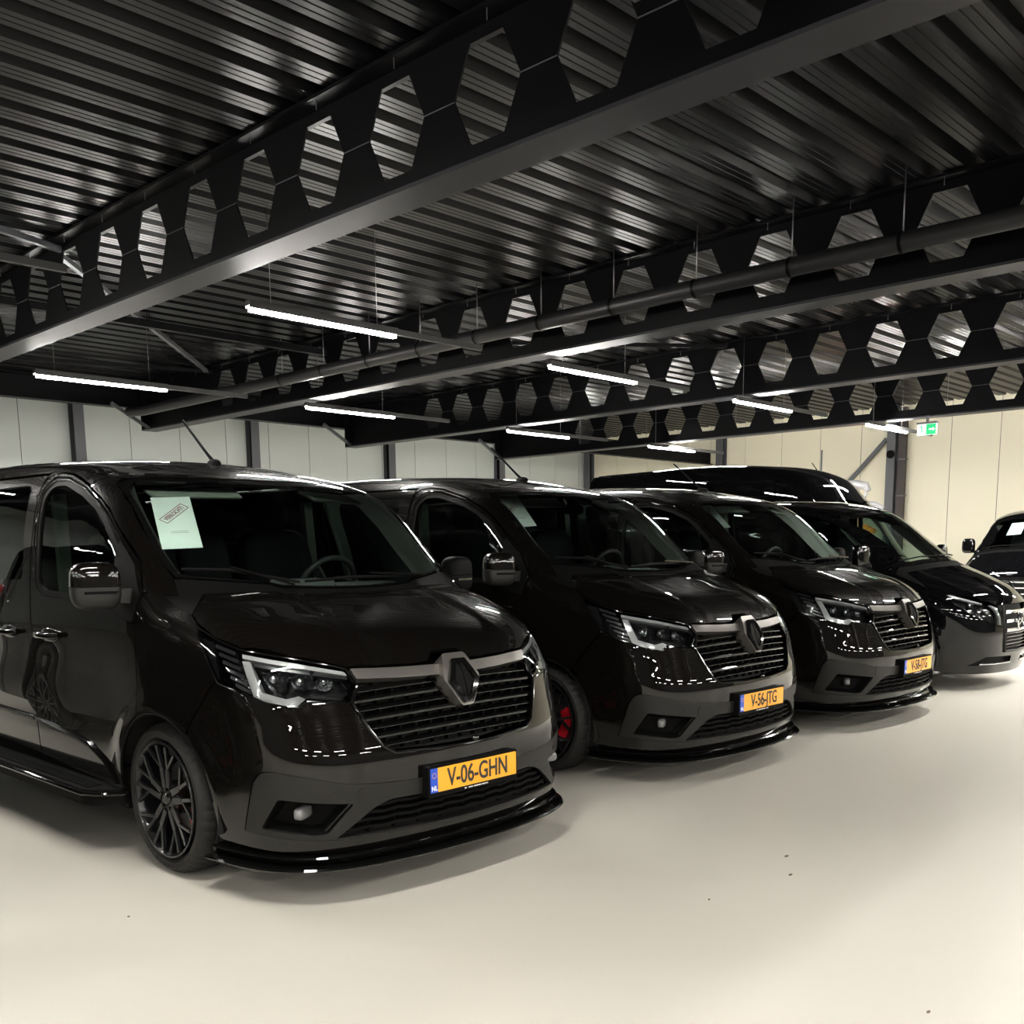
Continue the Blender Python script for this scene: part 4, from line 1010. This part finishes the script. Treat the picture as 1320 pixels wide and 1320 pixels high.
# ============================================================ smaller black van with chrome grille bars
def make_low_van():
    F = vito; V = empty('van')
    lamp_ = [(-.850, .982), (-.772, .861), (-.660, .775), (-.500, .692), (-.372, .638), (-.315, .632), (-.312, .720), (-.368, .838), (-.53, .890), (-.704, .940)]
    ac = (-.02, .36)
    seam = conv(F, 'cyl', S([(.30, .64), (.26, 1.02), (.20, 1.13), (.05, 1.25)]))
    arch = arcpts(*ac, .395, 30, 178, 20)
    af = [a for a in conv(F, 'cyl', S(arch)) if a[0] < -1.0]
    fo = conv(F, 'cyl', Tt([(-.89, .03), (-.885, -.12), (-.87, -.30)]))+[(-.858, .985), (-.778, .863), (-.80, .78), (-.985, .68)]+list(reversed(af))+seam
    panel('front_wing', F, fo, 'cyl', PAINTB, V, mirror=True)
    al = [a for a in conv(F, 'cyl', S(arcpts(*ac, .395, 135, 200, 12))) if a[0] > -1.0]
    low = [(-.90, .20), (-.6, .175), (0, .165)]
    half = [(0, .38), (-.30, .38), (-.318, .46), (-.318, .628)]+[(-.372, .633), (-.500, .687), (-.660, .770), (-.770, .852), (-.80, .772), (-.980, .676)]+al+low
    full = half+[(-a, b) for a, b in reversed(half[1:-1])]
    fog = rpoly([(-.66, .262), (-.50, .345), (-.12, .335), (-.12, .262)], .015); fog2 = [(-a, b) for a, b in reversed(fog)]
    panel('front_bumper', F, full, 'cyl', PAINTB, V, holes=[fog, fog2])
    panel('bumper_cavity', F, [(-.8, .22), (.8, .22), (.8, .36), (-.8, .36)], 'cyl', VOID, V, off=-.06, rim=False, step=.1)
    for sg in (-1, 1):
        P = pts3(F, Cc([(sg*.56, .275), (sg*.40, .270), (sg*.14, .268)]), off=.004); b = MB(); b.tube(P, .010, 8); b.build('bumper_blade', CHROME, V)
        H = empty('headlamp'); H.parent = V; mm = lambda L: [(a*-sg, b_) for a, b_ in L]
        panel('lamp_housing', F, mm(lamp_), 'cyl', LAMPD, H, off=-.06, rim=False, step=.05)
        P0 = pts3(F, Cc(lamp_)); P1 = pts3(F, Cc(lamp_), off=-.065); P0[:, 0] *= -sg; P1[:, 0] *= -sg; n = len(lamp_)
        b = MB(); b.add(list(P0)+list(P1), [(i, (i+1) % n, n+(i+1) % n, n+i) for i in range(n)]); b.build('lamp_rim', GLOSS, H)
        panel('lamp_lens', F, mm(lamp_), 'cyl', LENS, H, rim=False, step=.04)
        panel('light_guide', F, mm([(-.82, .965), (-.69, .922), (-.53, .870), (-.53, .858), (-.70, .905), (-.80, .94)]), 'cyl', LAMPW, H, off=-.012, thick=.02, step=.04)
        panel('light_guide', F, mm([(-.45, .850), (-.375, .825), (-.335, .72), (-.335, .65), (-.36, .66), (-.36, .72), (-.40, .80)]), 'cyl', LAMPW, H, off=-.012, thick=.02, step=.04)
        for a, z in ((-.63, .845), (-.48, .775)):
            c = pts3(F, [('c', a, z)], off=-.045)[0]; c[0] *= -sg; b = MB(); b.ellipsoid(c, (.045, .03, .035), nu=16, nv=10); b.build('projector_lens', REFL, H)
    g = [(-.33, .842), (-.34, .46), (-.32, .385), (0, .380)]
    gb_ = g+[(-a, b) for a, b in reversed(g[:-1])]
    G = panel('grille', F, gb_, 'front', VOID, V, off=-.05, rim=False, step=.08)
    for z in (.775, .685, .595):
        xs = np.linspace(-.31, .31, 25); P = pts3(F, [('f', x, z) for x in xs], off=.0); h = .017
        v = [(q[0], q[1]+dy, q[2]+dz) for q in P for dy, dz in ((0, -h), (-.006, 0), (0, h), (.04, h), (.04, -h))]
        b = MB(); b.add(v, [(i*5+j, i*5+(j+1) % 5, i*5+5+(j+1) % 5, i*5+5+j) for i in range(24) for j in range(5)]); tag(b.build('chrome_bar', CHROME, G, 25), 'bright chrome grille bar')
    b = MB()
    for z in np.arange(.42, .56, .035):
        q = pts3(F, [('f', -.30, z), ('f', 0, z), ('f', .30, z)], off=-.01); b.tube(q, .006, 6)
    b.build('lower_mesh', GLOSS, G)
    P = pts3(F, [('f', a, b_) for a, b_ in g+[(-a, b_) for a, b_ in reversed(g[:-1])]], off=.003); b = MB(); b.tube(P, .012, 8); b.build('grille_surround', SATIN, G)
    q = pts3(F, [('f', 0, .68)], off=.015)[0]; b = MB(); b.lathe([(q[1], .085), (q[1]-.012, .092), (q[1], .100), (q[1]+.01, .092)], axis='y', n=36, loc=(q[0], 0, q[2]), closed=True)
    for k in range(3):
        a = math.pi/2+k*2*math.pi/3; b.bar((q[0], q[1]-.006, q[2]), (q[0]+.088*math.cos(a), q[1]-.004, q[2]+.088*math.sin(a)), .012, .008, up=(0, 1, 0))
    b.build('emblem', CHROME, G)
    lt = tochart('top', pts3(F, Cc([(-.704, .946), (-.53, .896), (-.375, .845)])))
    fr = [float(tochart('top', pts3(F, [('f', x, .852)]))[0][1]) for x in (-.31, -.15, 0)]
    half = [(0, fr[2]), (-.15, fr[1]), (-.31, fr[0])]+[tuple(a) for a in lt[::-1]]+[(-.832, -.44), (-.862, -.30), (-.80, -.06), (-.6, -.16), (-.3, -.24), (0, -.265)]
    panel('bonnet', F, rpoly(half+[(-a, b) for a, b in reversed(half[1:-1])], .006, 2), 'top', PAINTB, V, step=.04)
    cw = [(0, -.25), (-.3, -.225), (-.6, -.145), (-.80, -.045), (-.858, -.28), (-.872, -.12), (-.875, .03), (-.83, .06), (-.6, -.05), (-.3, -.13), (0, -.155)]
    panel('cowl', F, cw+[(-a, b) for a, b in reversed(cw[1:-1])], 'top', MATTE, V, off=-.005)
    go = [(0, -.15), (-.3, -.125), (-.6, -.045), (-.835, .065), (-.84, .25), (-.825, .48), (-.79, .66), (-.72, .74), (-.5, .66), (-.25, .61), (0, .595)]
    gi = [(0, -.10), (-.3, -.075), (-.6, .005), (-.78, .12), (-.79, .25), (-.775, .46), (-.74, .60), (-.68, .66), (-.5, .60), (-.25, .555), (0, .54)]
    go = rpoly(go+[(-a, b) for a, b in reversed(go[1:-1])], .03); gi = rpoly(gi+[(-a, b) for a, b in reversed(gi[1:-1])], .04)
    panel('windscreen', F, gi, 'top', WGLASS, V, off=-.002, rim=False, step=.05)
    panel('windscreen_border', F, go, 'top', GLOSS, V, off=-.002, holes=[gi], step=.05)
    for L in ([(-.74, .07), (-.15, -.09)], [(-.12, -.09), (.45, -.02)]):
        P = pts3(F, Tt([L[0], ((L[0][0]+L[1][0])/2, (L[0][1]+L[1][1])/2-.02), L[1]]), off=.02); b = MB(); b.tube(P, .007, 8); b.build('wiper', MATTE, V)
    rx = -.76
    half = [(0, .61), (-.25, .625), (-.5, .675), (-.71, .75), (rx, .80), (rx, 4.05)]
    panel('roof_panel', F, half+[(-a, b) for a, b in reversed(half[1:])], 'top', PAINTB, V, step=.08)
    gl = tochart('side', pts3(F, Tt([(-.84, .07), (-.844, .25), (-.829, .48), (-.795, .665), (-.735, .76)])))
    rl = tochart('side', pts3(F, Tt([(rx-.005, y) for y in (.85, 1.2, 2, 3, 4.05)])))
    dt = [(4.02, 1.83), (2.4, 1.87), (1.25, 1.86), (1.0, 1.83), (.75, 1.75), (.45, 1.60), (.18, 1.41), (.06, 1.265)]
    panel('roof_rail', F, [tuple(a) for a in gl]+[tuple(a) for a in rl]+dt, 'side', PAINTB, V, mirror=True, step=.05)
    Lp = empty('front_door'); Lp.parent = V; Rp = empty('front_door'); Rp.parent = V
    do = [(.31, .64), (.375, .40), (.40, .30), (1.28, .30), (1.26, 1.1), (1.28, 1.5), (1.25, 1.85), (1.0, 1.82), (.75, 1.74), (.45, 1.59), (.18, 1.40), (.07, 1.255), (.21, 1.13), (.27, 1.02)]
    wi = rpoly([(.34, 1.21), (.30, 1.42), (.50, 1.56), (.78, 1.70), (1.0, 1.77), (1.20, 1.79), (1.22, 1.5), (1.20, 1.24)], .03)
    panel('door_panel', F, do, 'side', PAINTB, Lp, holes=[wi], mirror=Rp, step=.05); panel('door_window', F, wi, 'side', SGLASS, Lp, off=-.008, rim=False, mirror=Rp, step=.08)
    qa = [(3.2+a, b) for a, b in arcpts(-.02, .36, .395, 0, 180, 16)]
    qo = [(1.29, .30), (1.27, 1.1), (1.29, 1.5), (1.26, 1.85), (2.4, 1.86), (4.02, 1.82), (4.07, 1.2), (4.05, .36), (3.58, .33)]+qa+[(2.75, .30)]
    w1 = rpoly([(1.38, 1.25), (1.38, 1.78), (2.35, 1.80), (2.36, 1.25)], .04); w2 = rpoly([(2.50, 1.25), (2.50, 1.80), (3.85, 1.76), (3.9, 1.25)], .04)
    panel('side_panel', F, qo, 'side', PAINTB, V, holes=[w1, w2], mirror=True, step=.08)
    for w_ in (w1, w2): panel('side_window', F, w_, 'side', PRIV, V, off=-.006, rim=False, mirror=True, step=.12)
    b = MB(); b.prism(rpoly([(-.93, .36), (.93, .36), (.95, 1.2), (.86, 1.82), (.74, 1.93), (-.74, 1.93), (-.86, 1.82), (-.95, 1.2)], .05), lambda p, t: (p[0], t, p[1]), 4.02, 4.10); b.build('tailgate', PAINTB, V, bevel=.02)
    for s_ in (-1, 1):
        b = MB(); b.box(s_*.89-.05, s_*.89+.05, 4.05, 4.13, .85, 1.45); b.build('tail_lamp', AMB, V, bevel=.02)
        b = MB(); b.box(min(s_*.70, s_*.93), max(s_*.70, s_*.93), .42, 2.76, .20, .36); b.build('sill', MATTE, V)
        b = MB(); b.ellipsoid((s_*1.06, .33, 1.33), (.105, .06, .125), e=.55, nu=28, nv=18, M=Matrix.Rotation(s_*.2, 3, 'Z').to_4x4()); mo = b.build('wing_mirror', PAINTB, V, 60)
        b = MB(); b.bar((s_*1.06, .372, 1.33), (s_*1.05, .380, 1.33), .12, .15, up=(0, 0, 1)); b.build('mirror_glass', CHROME, mo)
        b = MB(); b.bar((s_*.92, .34, 1.22), (s_*1.02, .34, 1.25), .05, .05); b.build('mirror_arm', MATTE, mo)
        wheel(V, s_, 0); wheel(V, s_, 3.2)
        for yw in (-.02, 3.18):
            b = MB(); n = 16; v = []
            for k in range(n+1):
                t = math.pi*(-.06+1.12*k/n)
                for x in (.62, .91): v.append((s_*x, yw+.42*math.cos(t), .34+.42*math.sin(t)))
            b.add(v, [(2*k, 2*k+1, 2*k+3, 2*k+2) for k in range(n)], True)
            b.add([(s_*.62, yw+.42*math.cos(a), .34+.42*math.sin(a)) for a in np.linspace(-.2, math.pi+.2, 20)], [tuple(range(20))]); b.build('wheel_arch_liner', VOID, V)
    b = MB(); b.box(-.60, .60, -.66, 4.0, .18, .5); b.box(-.58, .58, -.62, -.05, .5, .80); b.build('underbody', MATTE, V)
    b = MB(); b.prism(rpoly([(-.06, 1.18), (.15, 1.20), (.55, 1.20), (.60, 1.1), (.55, .7), (.1, .6)], .03), lambda p, t: (t, p[0], p[1]), -.76, .76); b.build('dashboard', DARK, V, bevel=.01)
    for xm in (-.42, .42):
        st = empty('seat'); st.parent = V
        MB().ellipsoid((xm, .95, .84), (.26, .27, .10), e=.45).build('seat_cushion', FABR, st)
        MB().ellipsoid((xm, 1.22, 1.20), (.25, .085, .36), e=.45, M=Matrix.Rotation(math.radians(-10), 3, 'X').to_4x4()).build('seat_back', FABR, st)
        MB().ellipsoid((xm, 1.32, 1.64), (.13, .05, .085), e=.5).build('headrest', FABR, st)
    b = MB(); b2 = MB(); b2.lathe([(.016*math.cos(t), .185+.016*math.sin(t)) for t in np.linspace(0, 2*math.pi, 10)[:-1]], axis='z', n=30, closed=True)
    Rm = Matrix.Translation((.42, .72, 1.20)) @ Matrix.Rotation(math.radians(-62), 4, 'X'); b.add([tuple(Rm @ Vector(p)) for p in b2.v], b2.f, True); b.build('steering_wheel', DARK, V)
    panel('headlining', F, [(-.66, .85), (0, .70), (.66, .85), (.70, 3.9), (-.70, 3.9)], 'top', TRIM, V, off=-.045, step=.15, thick=.01)
    for sg in (-1, 1):
        L = [(sg*.785, .14), (sg*.79, .30), (sg*.775, .46), (sg*.73, .62)]
        O_ = pts3(F, Tt(L), off=-.012); I_ = O_+np.array([-sg*.055, .17, .0])
        b = MB(); n = len(L); b.add(list(O_)+list(I_), [(i, i+1, n+i+1, n+i) for i in range(n-1)], True); b.build('pillar_trim', PTRIM, V)
    return V
lv = make_low_van(); lv.location = (10.95, 4.25, 0)
tag(lv, 'black van with bright chrome grille bars at the right edge, right of plate V-58-JTG', 'van')
km = {}
for o in bpy.data.objects:
    if o.parent: km.setdefault(o.parent.name, []).append(o)
v5 = copy_tree(lv, km); v5.location = (18.92, 5.72, 0); v5.scale = (1.08,)*3; v5.rotation_euler = (0, 0, -math.pi/2)
tag(v5, 'far right black van by the cream end wall, facing sideways, white sheet in windscreen', 'van')
v6 = copy_tree(lv, km); v6.location = (.12, 4.75, 0); tag(v6, 'black van just outside the left edge of the picture', 'van')
q = pts3(vito, [('t', 0, 1.15)])[0]
b = MB(); b.ellipsoid((0, 0, 0), (.03, .09, .05), e=.8, nu=16, nv=10); rp = b.build('roof_aerial', MATTE, v5); rp.location = (q[0]-.3, q[1], q[2]+.02)
# sheet in the windscreen of the sideways van
T_ = empty('paper_sheet', v5.location, -math.pi/2); T_.scale = (1.08,)*3; tag(T_, 'plain white sheet behind the windscreen of the far right van', 'paper')
P = pts3(vito, Tt([(-.44, .50), (-.20, .46), (-.20, .20), (-.44, .24)]), off=-.015)
b = MB(); b.add(list(P)+[p+np.array([0, .002, -.002]) for p in P], [(0, 1, 2, 3), (7, 6, 5, 4), (0, 4, 5, 1), (1, 5, 6, 2), (2, 6, 7, 3), (3, 7, 4, 0)]); b.build('paper', PAPER, T_)
# ============================================================ tall van with the high roof
Hh = dict(
 W=([.0, .3, .6, 1.0, 1.3, 1.7, 2.0, 2.15, 2.4, 2.65, 2.9, 3.0], [.86, .93, .96, .965, .955, .93, .905, .90, .885, .86, .80, .76]),
 YC=([.0, .3, .5, .8, 1.0, 1.3], [-.75, -.86, -.88, -.84, -.76, -.5]),
 H=([-1.0, -.8, -.5, -.2, 0, .25, .45, .62, .80, 1.05, 1.4, 1.9, 2.6, 4., 5.6], [.8, .98, 1.12, 1.22, 1.45, 1.80, 2.08, 2.26, 2.46, 2.62, 2.73, 2.80, 2.86, 2.87, 2.85]),
 taper=.10, ty=.5, wb=3.66, flare=.012, fc=.2, fc4=.14, ws=.16, crown=lambda y: .07+0*y, crown4=lambda y: .05+0*y,
 kc=.36, kt=lambda y: .26+0*y, rear=5.55)
hv = make_body(Hh)
def make_tall_van():
    F = hv; V = empty('van', (15.85, 6.85, 0)); st = .12
    tag(V, 'tall black high-roof van standing behind the row', 'van')
    fo = [(-1.35, .40), (-1.35, 1.35), (-.95, 1.22), (-.6, 1.02), (0, .99), (.6, 1.02), (.95, 1.22), (1.35, 1.35), (1.35, .40), (.9, .25), (0, .22), (-.9, .25)]
    panel('front_bumper', F, fo, 'cyl', PAINTB, V, step=.06)
    h = [(0, -.76), (-.35, -.74), (-.68, -.55), (-.86, -.3), (-.86, .0), (-.5, -.10), (0, -.14)]; panel('bonnet', F, h+[(-a, b) for a, b in reversed(h[1:-1])], 'top', PAINTB, V, step=.06)
    h = [(0, -.12), (-.5, -.08), (-.83, .02), (-.82, .45), (-.74, .66), (0, .48)]; panel('windscreen', F, rpoly(h+[(-a, b) for a, b in reversed(h[1:-1])], .04), 'top', WGLASS, V, step=.08)
    h = [(0, .50), (-.74, .68), (-.72, 1.55), (0, 1.55)]; panel('roof_cap', F, h+[(-a, b) for a, b in reversed(h[1:-1])], 'top', PAINTB, V, step=.05)
    h = [(-.72, 1.57), (-.72, 5.45), (.72, 5.45), (.72, 1.57)]; panel('roof_cap', F, h, 'top', PAINTB, V, step=.12)
    up = tochart('side', pts3(F, Tt([(-.745, .70), (-.725, 1.0), (-.725, 1.3), (-.725, 1.55)]))); up2 = tochart('side', pts3(F, Tt([(-.725, 1.57), (-.725, 3), (-.725, 4.4), (-.725, 5.45)])))
    panel('roof_side', F, [tuple(a) for a in up]+[(1.55, 2.06), (.9, 2.06), (.62, 2.03)], 'side', PAINTB, V, mirror=True, step=.05)
    panel('roof_side', F, [tuple(a) for a in up2]+[(5.45, 2.06), (1.57, 2.06)], 'side', PAINTB, V, mirror=True, step=.09)
    gl = tochart('side', pts3(F, Tt([(-.845, .04), (-.835, .45), (-.76, .66)])))
    w1 = rpoly([(.45, 1.25), (.40, 1.55), (.75, 1.92), (1.35, 1.95), (1.35, 1.25)], .05)
    panel('side_panel', F, [tuple(a) for a in gl]+[(.9, 2.03), (5.45, 2.03), (5.45, .35), (4.15, .33)]+[(3.66+a, b) for a, b in arcpts(-.02, .36, .40, 5, 175, 12)]+[(.40, .33)]+arcpts(-.02, .36, .40, 5, 120, 10)+[(-.05, 1.25)], 'side', PAINTB, V, holes=[w1], mirror=True, step=.09)
    panel('door_window', F, w1, 'side', SGLASS, V, off=-.006, rim=False, mirror=True, step=.1)
    b = MB(); P = pts3(F, S([(.62, 2.045), (1.5, 2.045), (3, 2.045), (5.4, 2.045)]), off=.004)
    for s_ in (-1, 1): MB().tube([(-s_*p[0], p[1], p[2]) for p in P], .014, 8).build('gutter_strip', GLOSS, V); [wheel(V, s_, y_) for y_ in (0, 3.66)]
    b = MB(); b.prism(rpoly([(-.92, .36), (.92, .36), (.93, 1.6), (.84, 2.6), (.70, 2.80), (-.70, 2.80), (-.84, 2.6), (-.93, 1.6)], .08), lambda p, t: (p[0], t, p[1]), 5.42, 5.50); b.build('rear_doors', PAINTB, V, bevel=.02)
    MB().box(-.6, .6, -.6, 5.3, .2, .5).build('underbody', MATTE, V); MB().box(-.86, .86, 1.45, 1.5, .5, 2.4).build('bulkhead', DARK, V)
    q = pts3(F, [('t', .1, 1.35)])[0]; MB().tube([(q[0], q[1], q[2]-.01), (q[0], q[1]+.10, q[2]+.12)], .008, 8).build('roof_aerial', MATTE, V)
make_tall_van()
# ============================================================ wrapped lift behind the tall van
WRAP = mat('white_film_wrap', (.22, .22, .235), .35, 0, .3, bump=.9, bscale=9)
ORG = mat('orange_paint', (.75, .22, .02), .45)
e = empty('work_lift', (20.0, 9.45, 0)); tag(e, 'work lift wrapped in white film with an orange post, by the light grey column', 'lift')
b = MB(); b.tube([(0, .75, 2.62), (0, .45, 2.70), (0, -.05, 2.70), (.0, -.24, 2.66), (0, -.30, 2.56)], [.07, .085, .09, .085, .06], 14); b.build('wrapped_rail', WRAP, e)
b = MB(); b.tube([(.02, .70, 2.3), (.02, .1, 2.33), (.02, -.45, 2.28), (.02, -.62, 2.20)], [.06, .075, .06, .04], 12); b.build('wrapped_deck', WRAP, e)
MB().bar((0, -.02, 2.63), (0, .06, 2.28), .06, .07).build('orange_post', ORG, e)
MB().bar((0, -.28, 2.58), (0, -.16, 2.28), .04, .04).build('wrapped_post', WRAP, e)
b = MB()
for k in range(4):
    z0 = .45+k*.44; b.bar((0, -.45, z0), (0, .65, z0+.44), .06, .08); b.bar((.08, .65, z0), (.08, -.45, z0+.44), .06, .08)
b.build('scissor_arms', ORG, e)
MB().box(-.35, .35, -.7, .8, .12, .45).build('chassis', GREYST, e, bevel=.02)
b = MB()
for x in (-.38, .38):
    for y in (-.5, .6): b.lathe([(x-.05, .0), (x-.05, .16), (x+.05, .16), (x+.05, 0)], n=20, loc=(0, y, .161))
b.build('lift_wheels', RUB, e)
o = MB().tube([(20.6, 10.5, 0), (20.6, 10.5, 3.5)], .018, 8).build('thin_pole', GREYST); tag(o, 'thin upright grey pole rising behind the tall van roof', 'pole')
